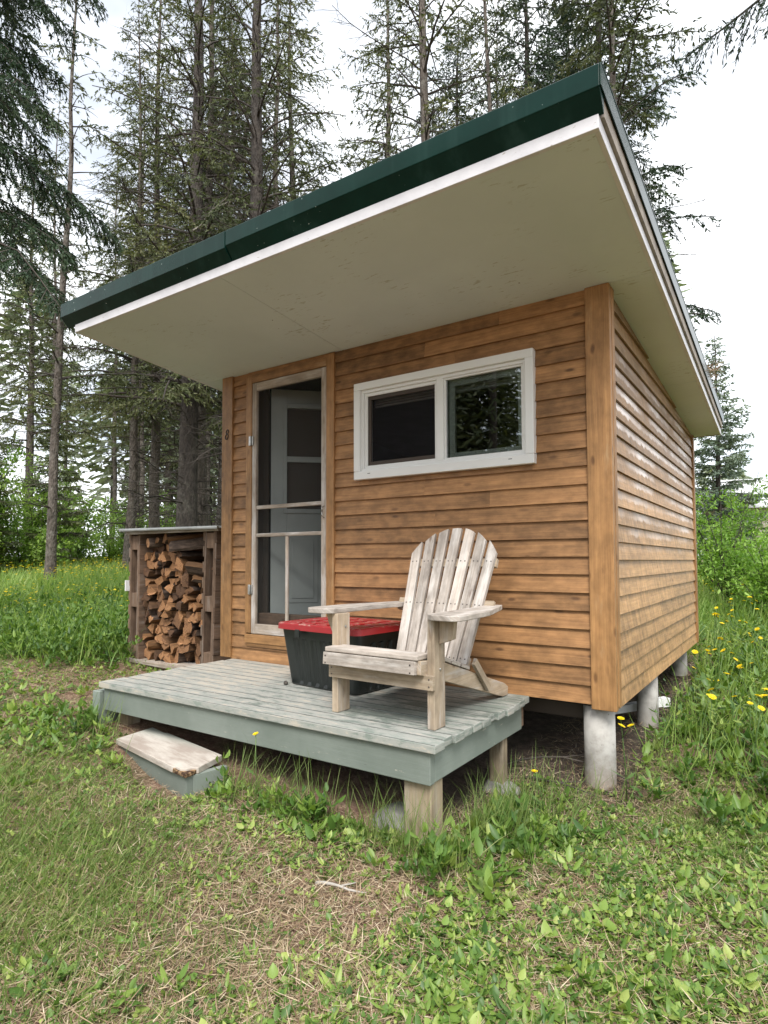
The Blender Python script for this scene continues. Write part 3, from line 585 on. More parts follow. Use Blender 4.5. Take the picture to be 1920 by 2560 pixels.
# ------------------------------------------------------------------ storage tote
tt=empty('storage_tote', (1.49, -.325, DZ+.001), math.radians(-6), 'black plastic storage tote with a dirty red lid, between the door and the chair', 'tote')
def rrect(hx, hy, r, n=6):
    P=[]
    for cx, cy, a0 in ((hx-r, hy-r, 0), (-hx+r, hy-r, 90), (-hx+r, -hy+r, 180), (hx-r, -hy+r, 270)):
        for k in range(n+1): a=math.radians(a0+90*k/n); P.append((cx+r*math.cos(a), cy+r*math.sin(a)))
    return P
def loft(name, secs, m, parent, bevel=0):
    bm=bmesh.new(); rings=[[bm.verts.new((x, y, z)) for x, y in pts] for z, pts in secs]
    for a, c in zip(rings, rings[1:]):
        n=len(a)
        for i in range(n): bm.faces.new((a[i], a[(i+1) % n], c[(i+1) % n], c[i]))
    bm.faces.new(rings[0][::-1]); bm.faces.new(rings[-1])
    me=bpy.data.meshes.new(name); bm.to_mesh(me); bm.free(); me.materials.append(m); return put(name, me, parent)
HX, HY=.275, .20
def body(z):
    k=1+.17*z/.35; P=[]
    for x, y in rrect(HX*k, HY*k, .03): P.append((x, y))
    return P
def ribbed(z, amp):
    base_=rrect(HX*(1+.17*z/.35), HY*(1+.2*z/.35), .03, 5); out=[]
    n=len(base_)
    for i in range(n):
        a=Vector(base_[i]); c=Vector(base_[(i+1) % n]); d=(c-a).length
        m_=max(1, int(d/.012))
        for k in range(m_):
            q=a.lerp(c, k/m_); s=(k % 6 < 3)*amp if d > .1 and 4 < k < m_-4 else 0
            nr=Vector(((c-a).y, -(c-a).x)).normalized(); out.append(tuple(q-nr*s))
    return out
zs=[0, .008, .012, .285, .30, .345]; R0=[len(ribbed(0, 0))]
def fixed(z, amp, ref=None):
    P0=ribbed(.17, amp); k=(1+.17*z/.35)/(1+.17*.17/.35); k2=(1+.2*z/.35)/(1+.2*.17/.35); return [(x*k, y*k2) for x, y in P0]
loft('bin_body', [(0, [(x*.97, y*.97) for x, y in fixed(0, 0)]), (.01, fixed(.01, 0)), (.03, fixed(.03, .007)), (.28, fixed(.28, .007)), (.29, fixed(.29, 0)), (.355, fixed(.355, 0))], mats['black_plastic'], tt)
lx, ly=.342, .262
lid=loft('lid', [(.340, rrect(lx, ly, .05)), (.340, rrect(lx+.004, ly+.004, .05)), (.372, rrect(lx+.002, ly+.002, .05)), (.378, rrect(lx-.006, ly-.006, .045)), (.378, rrect(lx-.035, ly-.035, .03)), (.371, rrect(lx-.04, ly-.04, .03))], mats['red_plastic'], tt)
rb=MB()
for i in range(5):
    for j in range(3):
        x=-.245+i*.1225; y=-.15+j*.15
        for (a, c) in (((x-.045, y-.06), (x+.045, y-.045)), ((x-.045, y+.045), (x+.045, y+.06)), ((x-.045, y-.06), (x-.033, y+.06)), ((x+.033, y-.06), (x+.045, y+.06))):
            pass
        rb.box((x-.046, y-.058, .3712), (x+.046, y+.058, .3795))
rb.build('lid_rib', mats['red_plastic'], lid, .006)
for xa in (-.16, .16):
    lt=MB(); lt.box((xa, -ly-.009, .30), (xa+.04, -ly+.002, .345)); lt.build('latch', mats['black_plastic'], tt, .003)
# pine cone on the boards
bm=bmesh.new(); bmesh.ops.create_icosphere(bm, subdivisions=3, radius=1)
for v in bm.verts:
    k=1+.16*math.sin(14*v.co.z+3*math.atan2(v.co.y, v.co.x))*math.sin(6*math.atan2(v.co.y, v.co.x)); v.co=Vector((v.co.x*.013*k, v.co.z*.02, v.co.y*.012*k))
me=bpy.data.meshes.new('pine_cone'); bm.to_mesh(me); bm.free(); me.materials.append(mats['bark_dark']); o=put('pine_cone', me); o.location=(1.19, -.53, DZ+.011); o.rotation_euler=(.1, 0, .9); tag(o, 'small dark cone lying on the porch boards at the tote corner', 'cone')
# white pipe end near the second pier
pp=MB(); pp.beam((2.62, 1.05, -.175), (2.995, 1.475, -.135), .055, .05); pp.beam((2.962, 1.4375, -.1385), (3.0, 1.481, -.1345), .064, .059)
tag(pp.build('drain_pipe', mats['pipe']), 'white plastic drain pipe poking out beside the second concrete pier', 'pipe')

# ------------------------------------------------------------------ woodshed made of pallets, with firewood
SH=empty('woodshed', (-.8, .6, -.06), math.radians(0), 'grey woodshed made of old pallets with a tin roof, left of the cabin', 'woodshed')
def sh(b, name, m, bev=.003):
    o=b.build(name, m, SH, bev); o.location=-SH.location; return o
PW=mats['pallet_wood']
for (xa, xb, lean) in ((-1.385, -1.255, .0), (-.365, -.235, -.035)):
    b=MB(); y0, y1=.1, 1.1
    zb, zt=-.02, 1.125
    T=lambda x, z: x
    for xx in (xa, xb-.02):
        b.beam((xx+.01-lean*.0, y0+.05, zb), (xx+.01-lean, y0+.05, zt), .02, .10, up=(0, 1, 0))
        b.beam((xx+.01, y1-.05, zb), (xx+.01-lean, y1-.05, zt), .02, .1, up=(0, 1, 0)); b.beam((xx+.01, .6, zb), (xx+.01-lean, .6, zt), .02, .1, up=(0, 1, 0))
    for zc in (.05, .52, 1.05):
        dx=-lean*(zc+.02)/1.15
        for yy in (y0+.005, .55, y1-.11): b.box((xa+.0205+dx, yy, zc-.065), (xb-.0205+dx, yy+.1, zc+.065), mi=0, tint=.9)
    for k in range(9):
        zc=.03+.133*k; dx=-lean*zc/1.15
        b.box((xa-.019+dx, y0, zc-.045), (xa-.001+dx, y1, zc+.045)); b.box((xb+.001+dx, y0, zc-.066), (xb+.019+dx, y1, zc+.0655))
    sh(b, 'side_pallet', PW)
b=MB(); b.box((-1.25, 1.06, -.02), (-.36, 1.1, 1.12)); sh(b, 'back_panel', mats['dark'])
b=MB()
for k in range(5): b.box((-1.38, .12+.2*k, -.045), (-.23, .27+.2*k, -.022))
b.beam((-1.385, .075, -.03), (-.25, .065, -.045), .045, .03); sh(b, 'floor_pallet', mats['grey_wood'])
for xx in (-1.3, -.85, -.3):
    b=MB(); b.box((xx-.06, .25, gzf(xx, .5)-.1), (xx+.06, .95, -.046)); sh(b, 'bearer', PW)
b=MB(); b.box((-1.40, .06, 1.126), (-.12, .10, 1.163)); b.box((-1.40, 1.1, 1.126), (-.12, 1.14, 1.19)); b.box((-1.4, .1, 1.126), (-1.36, 1.1, 1.16)); sh(b, 'roof_frame', mats['grey_wood'])
b=MB(); nx=110
P=[(.02+1.2*i/nx, 1.170+.055*i/nx+.008*math.sin(2*PI*1.2*i/nx/.076+1.2)) for i in range(nx+1)]; P=[(.021, 1.150)]+P
for (ya, za), (yc, zc) in zip(P, P[1:]):
    b.face([(-1.45, ya, za+.004), (-.09, ya, za-.012), (-.09, yc, zc-.012), (-1.45, yc, zc+.004)], [(0, 0)]*4, smooth=True)
o=sh(b, 'tin_roof', mats['tin'], 0); md=o.modifiers.new('solid', 'SOLIDIFY'); md.thickness=.004
b=MB(); b.beam((-1.395, .085, .60), (-1.397, .085, .70), .012, .05, up=(0, 1, 0)); sh(b, 'white_patch', mats['vinyl'])

def logmesh(seed):
    r=random.Random(seed); kind=r.choice(['wedge', 'wedge', 'half', 'slab', 'tri', 'wedge', 'quarter'])
    R=r.uniform(.046, .074); P=[]; bark=[]
    if kind == 'round':
        pass
    a={'wedge': r.uniform(60, 85), 'half': 170, 'slab': 120, 'tri': 70, 'quarter': 95}[kind]; a=math.radians(a)
    if kind == 'slab': P=[(-R, -.03), (R*.9, -.035), (R, .02), (R*.3, .034), (-R*.8, .026)]; bark=[2, 3]
    else:
        R2_=R*{'wedge': 1.5, 'half': 1.05, 'tri': 1.6, 'quarter': 1.35}[kind]
        n=5 if kind != 'tri' else 2
        P=[(r.uniform(-.006, .006), -R2_*.45)] if kind != 'half' else [(-R2_*.3, -R2_*.42+r.uniform(-.006, .006))]
        arc=[(R2_*math.cos(PI/2-a/2+a*k/n)*r.uniform(.92, 1.06), R2_*math.sin(PI/2-a/2+a*k/n)*r.uniform(.92, 1.06)-R2_*.45) for k in range(n+1)]
        P += arc; bark=list(range(1, 1+n)) if r.random() < .65 else []
    P=[(x+r.uniform(-.004, .004), z+r.uniform(-.004, .004)) for x, z in P]
    n=len(P); L=r.uniform(.36, .44); b=MB(); ny=4; ring=[]
    sk=r.uniform(-.02, .02); tw=r.uniform(-.15, .15)
    base=0
    for j in range(ny+1):
        t=j/ny; ca, sa=math.cos(tw*t), math.sin(tw*t); jt=[r.uniform(-.004, .004) for _ in range(2*n)]
        b.v += [(x*ca-z*sa+sk*t+(jt[2*i] if 0 < j < ny else 0), t*L+(r.uniform(-.012, .012) if j in (0,) else 0), x*sa+z*ca+(jt[2*i+1] if 0 < j < ny else 0)) for i, (x, z) in enumerate(P)]
    for j in range(ny):
        for i in range(n):
            i2=(i+1) % n; b.f.append((j*n+i, j*n+i2, (j+1)*n+i2, (j+1)*n+i)); b.uv += [(0, 0)]*4; b.t.append(.5); b.m.append(2 if i in bark else 0); b.sm.append(False)
    b.f.append(tuple(range(n))); b.uv += [(0, 0)]*n; b.t.append(.5); b.m.append(1); b.sm.append(False)
    b.f.append(tuple(range(ny*n, ny*n+n))); b.uv += [(0, 0)]*n; b.t.append(.5); b.m.append(1); b.sm.append(False)
    me=b.mesh('firewood_log', [mats['log_side'], mats['log_end'], mats['log_bark']]); bm=bmesh.new(); bm.from_mesh(me); bmesh.ops.recalc_face_normals(bm, faces=bm.faces); bm.to_mesh(me); bm.free()
    return me
logs=[logmesh(i) for i in range(22)]
LG='split firewood logs stacked in the pallet woodshed'; LL='split firewood log stacked end-on inside the pallet woodshed'
rl_=random.Random(5)
def add_log(x, z, y, roll_, yaw_=0, pit_=0, s=1., me=None, label=LL, group=LG):
    o=put('firewood_log', me or rl_.choice(logs)); o.location=(x, y, z); o.rotation_euler=(pit_, roll_, yaw_); o.scale=(s, rl_.uniform(.9, 1.1), s); return tag(o, label, 'firewood', group)
z=.035; row=0
while z < 1.08:
    dx=.09; x=-1.215+(row % 2)*.045
    while x < -.40:
        if not (z > .74 and x > -.80+(.98-z)*1.0) and not (z > 1.0 and x < -1.1):
            dpt=.13+rl_.random()**2*.12+(.12 if z > .72 and x > -.62 else 0)
            add_log(x+rl_.uniform(-.015, .015), z+rl_.uniform(-.012, .012), dpt, rl_.choice([0, PI, PI, PI/2, -PI/2, 2.4, -.6])+rl_.uniform(-.6, .6), rl_.uniform(-.25, .25), rl_.uniform(-.08, .08), rl_.uniform(.8, 1.15))
        x += dx*rl_.uniform(.88, 1.12)
    z += .074; row += 1
# a few special ones
rb_=MB(); rb_.tube([(0, 0, 0), (0, .2, .002), (.004, .4, 0)], [.043, .044, .042], 16, mi=2); rb_.m[-1]=1; rb_.m[-2]=1
rme=rb_.mesh('firewood_log', [mats['log_side'], mats['log_end'], mats['log_bark']])
add_log(-1.115, 1.045, .10, .4, -.25, .05, 1., rme, 'round unsplit firewood log with a pale oval end, top left of the stack', 'split firewood logs stacked in the pallet woodshed')
for i, (x, z, y, ya, pi_) in enumerate(((-.86, 1.05, .13, -.9, .12), (-.80, 1.00, .12, -1.05, .16), (-.55, .82, .10, -1.0, .18), (-.50, .73, .12, -.8, .22))):
    add_log(x, z, y, 1.2*i, ya, pi_, .85, logs[(i*5+1) % 22], ['long split log slanting to the right across the top of the woodpile', 'second slanting split log just below the topmost slanting one', 'pale split stick jutting from the upper right of the woodpile', 'dark split log slanting under the pale jutting stick'][i])

# ------------------------------------------------------------------ ground
xs=np.unique(np.concatenate([np.linspace(-2.5, 5, 190), np.linspace(-45, -2.5, 120), np.linspace(5, 45, 90), [-300, -120, 120, 300]])); ys=np.unique(np.concatenate([np.linspace(-3.4, 4, 190), np.linspace(4, 70, 150), np.linspace(-30, -3.4, 60), [-300, -100, 130, 300]]))
GX, GY=np.meshgrid(xs, ys); GZ=gz(GX, GY)
nx, ny=len(xs), len(ys); I=np.arange(nx*ny).reshape(ny, nx)
q=np.stack([I[:-1, :-1], I[:-1, 1:], I[1:, 1:], I[1:, :-1]], -1).reshape(-1, 4)
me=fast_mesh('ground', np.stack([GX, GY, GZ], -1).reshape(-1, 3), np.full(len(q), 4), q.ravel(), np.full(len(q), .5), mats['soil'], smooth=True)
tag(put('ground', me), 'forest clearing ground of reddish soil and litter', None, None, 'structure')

# ------------------------------------------------------------------ ground plants
def sample(n, rmin, rmax, half=38, pw=1.):
    """points in a wedge ahead of the viewpoint, denser close by"""
    n=int(n*1.35); u=rng.random(n); r=rmin*(rmax/rmin)**(u**pw); a=rng.uniform(-half, half, n); w_=rng.random(n) < .26; a=np.radians(np.where(w_, np.sign(a)*(half+np.abs(a)*1.15), a)); r=np.where(w_ & (r < 2.2), r*.8, r)
    dx=FWD[0]*np.cos(a)+FWD[1]*np.sin(a); dy=FWD[1]*np.cos(a)-FWD[0]*np.sin(a)
    return CAM.x+dx*r, CAM.y+dy*r, r
def under(x, y): return ((x > .0) & (x < 3.03) & (y > -.0) & (y < 3.25)) | ((x > .12) & (x < 2.53) & (y > -1.09) & (y <= 0)) | ((x > -1.38) & (x < -.12) & (y > .06) & (y < 1.2))
def instep(x, y): return (np.abs((x-.90)*.983-(y+1.18)*.18) < .43) & (np.abs((y+1.18)*.983+(x-.90)*.18) < .15)
def tall(x, y):
    """0..1 meadow mask: uncut plants behind the mown strip at the left and beside the cabin at the right"""
    l=np.clip((-1.0-x)/.9, 0, 1)*np.clip((y+.62+.18*np.sin(x*2.1)-np.clip(-x-2, 0, 6)*.12)/.55, 0, 1)
    r=np.clip((x-2.95)/.3, 0, 1)*np.clip((y-.15-.35*np.maximum(0, 3.4-x))/.7, 0, 1)
    b=np.clip((y-3.3)/.4, 0, 1)
    return np.maximum(np.maximum(l, r), b)
def blades(n, rmin, rmax, keep, h, w, el=(.7, 1.4), tint=(.0, 1.), bend=.35, tp=BLADE, hf=None, pw=1.):
    x, y, r=sample(n, rmin, rmax, pw=pw); k=keep(x, y) > rng.random(len(x)); x, y, r=x[k], y[k], r[k]; m=len(x)
    az=rng.uniform(0, 2*PI, m); e=rng.uniform(*el, m); d=dirs(m, az, e); side=unit(np.cross(d, dirs(m, az+rng.uniform(.6, 2.4, m), np.zeros(m))))
    H=rng.uniform(*h, m)*(hf(x, y) if hf else 1); ww=rng.uniform(*w, m)*np.maximum(1, r/4.5)
    B=np.stack([x, y, gz(x, y)-.004], 1); t=np.clip(rng.uniform(*tint, m)*.7+.3*(tint[0]+(tint[1]-tint[0])*vnoise(x, y, 2.2, 8)), 0, 1)
    return cards(tp, B, d, side, H, ww, t, -rng.uniform(.1, bend, m))
green=lambda x, y: np.clip(np.exp(-((x-1.55)**2+(y+2.2)**2)/.25)*1.4+np.exp(-((x-.6)**2+(y+1.8)**2)/.35)+np.exp(-((x-3.4)**2+(y+.1)**2)/.12)*.9, 0, 1)
bare=lambda x, y: np.clip(np.exp(-((x-2.45)**2+(y+1.8)**2)/.16)*.9+np.exp(-((x-2.55)**2+(y+1.4)**2)/.06)*.6+np.exp(-((x+.6)**2+(y+.95)**2)/.18)+.8*np.exp(-((x-2.95)**2+(y+.05)**2)/.10)+.5*np.exp(-((x-3.25)**2+(y-.15)**2)/.05), 0, 1)
worn=lambda x, y: 1-.62*np.clip((2.75-x)/.5, 0, 1)*np.clip((-1.25-y)/.3, 0, 1)*np.clip((x+.2)/1., 0, 1)
patch=lambda x, y: np.clip((vnoise(x, y, 2.6, 2)*.6+vnoise(x, y, 6.5, 4)*.4-.28)*2.2, 0, 1)
out=lambda x, y: (~under(x, y) & ~instep(x, y)).astype(float)
lawn=lambda x, y: out(x, y)*(1-.75*tall(x, y))*np.clip((.26+.55*patch(x, y)-.5*bare(x, y))*(.35+.65*worn(x, y))+.55*green(x, y), .07, 1)
P=[blades(170000, 1.25, 9, lawn, (.02, .07), (.0026, .0048), (.25, 1.35), (.0, 1.), .5, hf=lambda x, y: .8+.9*green(x, y), pw=1.)]
P.append(blades(13000, 1.25, 5, lambda x, y: out(x, y)*green(x, y), (.05, .12), (.0028, .0048), (1., 1.5), (.2, .62), .3))
def edge(x, y):   # long grass that the mower misses along the porch and by the piers
    return out(x, y)*np.clip(np.exp(-((y+1.17)/.09)**2)*(x > -.1)*(x < 2.75)*.6+np.exp(-((x-2.66)**2+(y+.75)**2)/.05)+np.exp(-((x-2.62)**2+(y+.3)**2)/.05)*.9+.6*np.exp(-((x-2.9)**2+(y-.02)**2)/.012)+.6*np.exp(-((x-2.95)**2+(y-1.15)**2)/.02)+.2*(np.abs(x-3.08) < .14)*(y > .1)*(y < 3), 0, 1)*np.clip(vnoise(x, y, 5, 12)*2-.5, 0, 1)
P.append(blades(70000, 1.5, 7, edge, (.12, .34), (.0026, .0048), (1., 1.52), (.1, .75), .5))
v, fn, ix, t=merge(P); tag(put('lawn_grass', fast_mesh('lawn_grass', v, fn, ix, t, mats['grass'])), 'short patchy mown grass around the porch', 'grass', None, 'stuff')
# meadow
P=[blades(90000, 3, 14, lambda x, y: out(x, y)*tall(x, y)*np.where(x > 2.9, .36, 1.)*(.35+.65*vnoise(x, y, 1.3, 6)), (.16, .46), (.004, .008), (.95, 1.5), (0, .95), .4),
   blades(90000, 9, 42, lambda x, y: out(x, y)*tall(x, y), (.25, .55), (.005, .010), (.95, 1.5), (.1, 1), .35)]
v, fn, ix, t=merge(P); tag(put('meadow_grass', fast_mesh('meadow_grass', v, fn, ix, t, mats['meadow'])), 'tall uncut green meadow grass behind and beside the cabin', 'meadow', None, 'stuff')
# dry litter
x, y, r=sample(190000, 1.2, 9); k=(rng.random(len(x)) < ((1-.85*tall(x, y))*np.clip(.3+.8*vnoise(x, y, 3, 21)+.1*bare(x, y)-.3*green(x, y), .1, 1)))*(~((x > .12) & (x < 2.4) & (y > -1.0) & (y < 3))); x, y, r=x[k], y[k], r[k]; m=len(x)
az=rng.uniform(0, 2*PI, m); d=dirs(m, az, rng.normal(.08, .16, m)); sd_=unit(np.cross(d, np.tile([[0, 0, 1.]], (m, 1))+rng.normal(0, .25, (m, 3))))
a1=cards(NEEDLE, np.stack([x, y, gz(x, y)+rng.uniform(.002, .02, m)], 1), d, sd_, rng.uniform(.02, .10, m)*rng.uniform(.4, 1.2, m), rng.uniform(.0012, .003, m)*np.maximum(1, r/4), rng.beta(2, 2, m), rng.normal(0, .14, m))
tag(put('dry_litter', fast_mesh('dry_litter', *[*a1], mats['straw'])), 'dry straw, needles and dead grass lying on the ground', 'litter', None, 'stuff')
# broad leaves low on the ground
def rosettes(n, rmin, rmax, keep, nl, Ls, asp, el, tint, tp=OVATE, fold=.35, stalk=(0, .03), bend=.35, pw=1.):
    x, y, r=sample(n, rmin, rmax, pw=pw); k=keep(x, y) > rng.random(len(x)); x, y=x[k], y[k]; m=len(x)
    c=rng.integers(nl[0], nl[1]+1, m); i=np.repeat(np.arange(m), c); n2=len(i)
    az=rng.uniform(0, 2*PI, n2); e=rng.uniform(*el, n2); d=dirs(n2, az, e); up=np.tile([[0, 0, 1.]], (n2, 1)); side=unit(np.cross(d, up)+rng.normal(0, .25, (n2, 3))); side=unit(side-d*(side*d).sum(1)[:, None])
    sz=rng.uniform(*Ls, m)[i]*rng.uniform(.6, 1.1, n2); st=rng.uniform(*stalk, m)[i]*rng.uniform(.4, 1, n2)
    B=np.stack([x[i], y[i], gz(x, y)[i]+st], 1)+d*np.array([1, 1, 0])*(rng.uniform(.05, .5, n2)*sz)[:, None]
    t=np.clip(rng.uniform(*tint, m)[i]+rng.normal(0, .12, n2), 0, 1)
    return cards(tp, B, d, side, sz, sz*rng.uniform(*asp, n2), t, -rng.uniform(.0, bend, n2), fold)
cov=lambda x, y: worn(x, y)*out(x, y)*(1-.6*tall(x, y))*np.clip((vnoise(x, y, 3.1, 31)*.55+vnoise(x, y, 9, 33)*.6-.40)*2.2, 0, 1)*np.clip(.22+np.clip((x-2.2)/.7, 0, 1)*.9+np.exp(-((y+1.22)/.16)**2)*.8+np.clip((1.2-x)/1.5, 0, 1)*.5+np.clip((-y-2.0)/.4, 0, 1)*.5-.75*bare(x, y)-.45*green(x, y), 0, 1)
P=[rosettes(14000, 1.25, 6, cov, (2, 5), (.014, .052), (.5, .85), (-.2, .6), (.2, 1.), stalk=(0, .035)),
   rosettes(3800, 1.25, 7, cov, (3, 7), (.02, .065), (.25, .42), (.0, .9), (.1, .85)),
   rosettes(60000, 1.25, 7, lambda x, y: worn(x, y)*out(x, y)*np.clip((.25+.6*vnoise(x, y, 4, 71))*(1-.85*bare(x, y))*(1-tall(x, y)), 0, 1), (2, 5), (.010, .028), (.5, .95), (-.1, .7), (.15, 1.)),
   rosettes(5200, 1.25, 8, lambda x, y: out(x, y)*worn(x, y)*np.clip((vnoise(x, y, 2.2, 75)*1.6-.5)*(1-.5*bare(x, y))*(1-tall(x, y)), 0.03, 1), (3, 7), (.025, .065), (.16, .28), (-.05, .6), (.3, 1.), fold=.25, bend=.5),
   rosettes(9000, 2.8, 9, lambda x, y: out(x, y)*np.clip((1.0-x)/1.2, 0, 1)*(1-tall(x, y))*np.clip(vnoise(x, y, 3, 77)*1.7-.35, 0, 1), (3, 7), (.03, .085), (.25, .5), (.0, .8), (.15, .9), stalk=(0, .06))]
nearporch=lambda x, y: out(x, y)*np.clip(np.exp(-((y+1.2)/.10)**2)*(x > -.3)*(x < 2.9)+np.exp(-((x-.25)**2+(y+1.25)**2)/.08)+.8*np.exp(-((x-2.75)**2+(y+.7)**2)/.09)+.8*np.exp(-((x-3.05)**2+(y-.2)**2)/.04)+np.clip((x-3.05)/.2, 0, 1)*np.clip((y+.3)/.3, 0, 1)*.6+.8*np.exp(-((x-3.05)/.16)**2)*(y > .25)*(y < 3.2), 0, 1)*np.clip(vnoise(x, y, 6, 41)*2.2-.7, 0, 1)
P.append(rosettes(13000, 1.6, 7, nearporch, (4, 8), (.03, .085), (.28, .5), (.05, 1.1), (.05, .8), stalk=(0, .15)))
P.append(rosettes(24000, 3.0, 13, lambda x, y: out(x, y)*tall(x, y)*np.clip(vnoise(x, y, 1.7, 51)*1.8-.3, 0, 1), (5, 10), (.04, .10), (.25, .45), (-.1, .9), (.0, .8), stalk=(.02, .36)))
P.append(rosettes(30000, 3.5, 12, lambda x, y: out(x, y)*np.clip((x+1.2)/-.5, 0, 1)*np.clip((y+.75)/.25, 0, 1)*np.clip((1.6-y)/.8, 0, 1), (4, 8), (.03, .085), (.25, .45), (.0, 1.2), (.0, .7), stalk=(.03, .40)))
v, fn, ix, t=merge(P); tag(put('ground_cover', fast_mesh('ground_cover', v, fn, ix, t, mats['cover'])), 'low broad-leaved weeds and ground cover between the grass', 'weeds', None, 'stuff')

# hawkweed flowers
def flower_mesh(seed, h, nb=1):
    r=random.Random(seed); b=MB()
    lx, ly=r.uniform(-.06, .06), r.uniform(-.06, .06)
    b.tube([(0, 0, 0), (lx*.3, ly*.3, h*.5), (lx, ly, h)], [.0028, .0022, .0016], 5, tint=r.random())
    tips=[(lx, ly, h)]
    for k in range(nb-1):
        q=(lx+r.uniform(-.05, .05), ly+r.uniform(-.05, .05), h-r.uniform(.0, .04)); b.tube([(lx*.75, ly*.75, h*.78), q], [.0018, .0013], 4, tint=.5); tips.append(q)
    for t in range(3):
        a=r.uniform(0, 6.28); z=h*r.uniform(.05, .4); L=r.uniform(.05, .09)
        d=Vector((math.cos(a), math.sin(a), .5)); p=Vector((lx*.2, ly*.2, z)); s=Vector((-math.sin(a), math.cos(a), 0))*.012
        b.face([p, p+d*L*.5+s, p+d*L, p+d*L*.5-s], [(0, 0)]*4, .4, 0)
    for ti, (x, y, z) in enumerate(tips):
        tilt=Vector((r.uniform(-.5, .5), r.uniform(-.7, .2), 1)).normalized(); X=tilt.cross(Vector((0, 1, .1))).normalized(); Y=tilt.cross(X); c=Vector((x, y, z))
        b.tube([c-tilt*.009, c], [.0032, .005], 6, tint=.3)
        for ringi, (n_, R_, up) in enumerate(((13, .0165, .15), (9, .010, .5))):
            for k in range(n_):
                a=2*PI*k/n_+ringi*.3; o=X*math.cos(a)+Y*math.sin(a); w=(X*-math.sin(a)+Y*math.cos(a))*R_*.23
                e=c+o*R_*r.uniform(.9, 1.1)+tilt*R_*up
                b.face([c+o*R_*.15-w*.4, c+o*R_*.15+w*.4, e+w, e-w], [(0, 0)]*4, r.random(), 1)
    return b.mesh('yellow_flower', [mats['stem'], mats['petal']])
FM=[flower_mesh(i, h, n_) for i, (h, n_) in enumerate(((.30, 1), (.36, 1), (.28, 1), (.42, 2), (.34, 1), (.24, 1)))]
def add_flower(x, y, me, s=1., label='yellow hawkweed flower on a thin stem in the meadow right of the cabin', group='yellow flowers right of the cabin', rz=None):
    o=put('yellow_flower', me); o.location=(x, y, gzf(x, y)-.01); o.scale=(s, s, s); o.rotation_euler=(0, 0, rng.uniform(0, 6.28) if rz is None else rz); return tag(o, label, 'flower', group)
fr_=np.random.default_rng(21); n_=0
while n_ < 280:
    u=fr_.random(); x=fr_.uniform(3.05, 5.6); y=.35+6.5*u**1.3
    if tall(x, y) < .5 or x > 3.3+.42*(y+3.2)*.62: continue
    if y < 1.6 and x < 3.22: continue
    if n_ < 30 and y > 2.4: continue
    add_flower(x, y, FM[fr_.integers(0, 6)], fr_.uniform(1.0, 1.4)); n_ += 1
add_flower(3.055, -.05, flower_mesh(41, .40, 3), 1.1, 'tall yellow hawkweed with several buds, right beside the nearest concrete pier', None, 0)
add_flower(2.76, -.42, flower_mesh(43, .20, 1), 1., 'short yellow flower in the grass tuft at the right end of the porch', None, 0)
add_flower(1.63, -1.20, flower_mesh(44, .36, 1), .9, 'single yellow flower standing in front of the porch skirt board', None, 0)
# far meadow flowers, too many to count
x, y, r=sample(12000, 5.5, 26); k=(tall(x, y) > .5) & ((x < -2) | (y > 6)) & ~under(x, y) & (rng.random(len(x)) < np.clip(vnoise(x, y, .8, 61)*1.7-.25, 0, 1)); x, y, r=x[k], y[k], r[k]; m=len(x)
az=rng.uniform(0, 6.28, m); d=dirs(m, az, rng.uniform(-.2, .35, m)); s_=unit(np.cross(d, np.tile([[0, 0, 1.]], (m, 1))))
sz=rng.uniform(.026, .042, m)*np.clip(r/9, 1, 1.6); cc=cards(KITE, np.stack([x, y, gz(x, y)+rng.uniform(.28, .52, m)], 1)-d*(sz*.5)[:, None], d, s_, sz, sz*.95, rng.random(m), np.zeros(m), .4)
tag(put('meadow_flowers', fast_mesh('meadow_flowers', *cc, mats['petal'])), 'many small yellow flowers scattered over the far meadow', 'flowers', None, 'stuff')

# ------------------------------------------------------------------ trees
def np_tube(path, radii, k):
    P=np.asarray(path, float); n=len(P); T=np.gradient(P, axis=0); T=unit(T); ref=np.where(np.abs(T[:, 2:3]) < .9, [[0, 0, 1.]], [[1., 0, 0]]); X=unit(np.cross(T, ref)); Y=np.cross(T, X)
    a=2*PI*np.arange(k)/k; V=P[:, None]+(X[:, None]*np.cos(a)[None, :, None]+Y[:, None]*np.sin(a)[None, :, None])*np.asarray(radii)[:, None, None]
    i=np.arange(n-1)[:, None]*k; j=np.arange(k)[None]; j2=(j+1) % k
    F=np.stack([i+j, i+j2, i+k+j2, i+k+j], -1).reshape(-1, 4)
    return V.reshape(-1, 3), np.full(len(F), 4), F.ravel(), np.full(len(F), .5)
def limb_path(r, z, az, L, el0, el1, n=6, wob=.06):
    p=np.zeros((n, 3)); p[0]=(0, 0, z); a=az
    for i in range(1, n):
        t=(i-.5)/(n-1); el=el0+(el1-el0)*t+r.normal(0, wob); a += r.normal(0, wob*1.2)
        p[i]=p[i-1]+L/(n-1)*np.array([math.cos(a)*math.cos(el), math.sin(a)*math.cos(el), math.sin(el)])
    return p
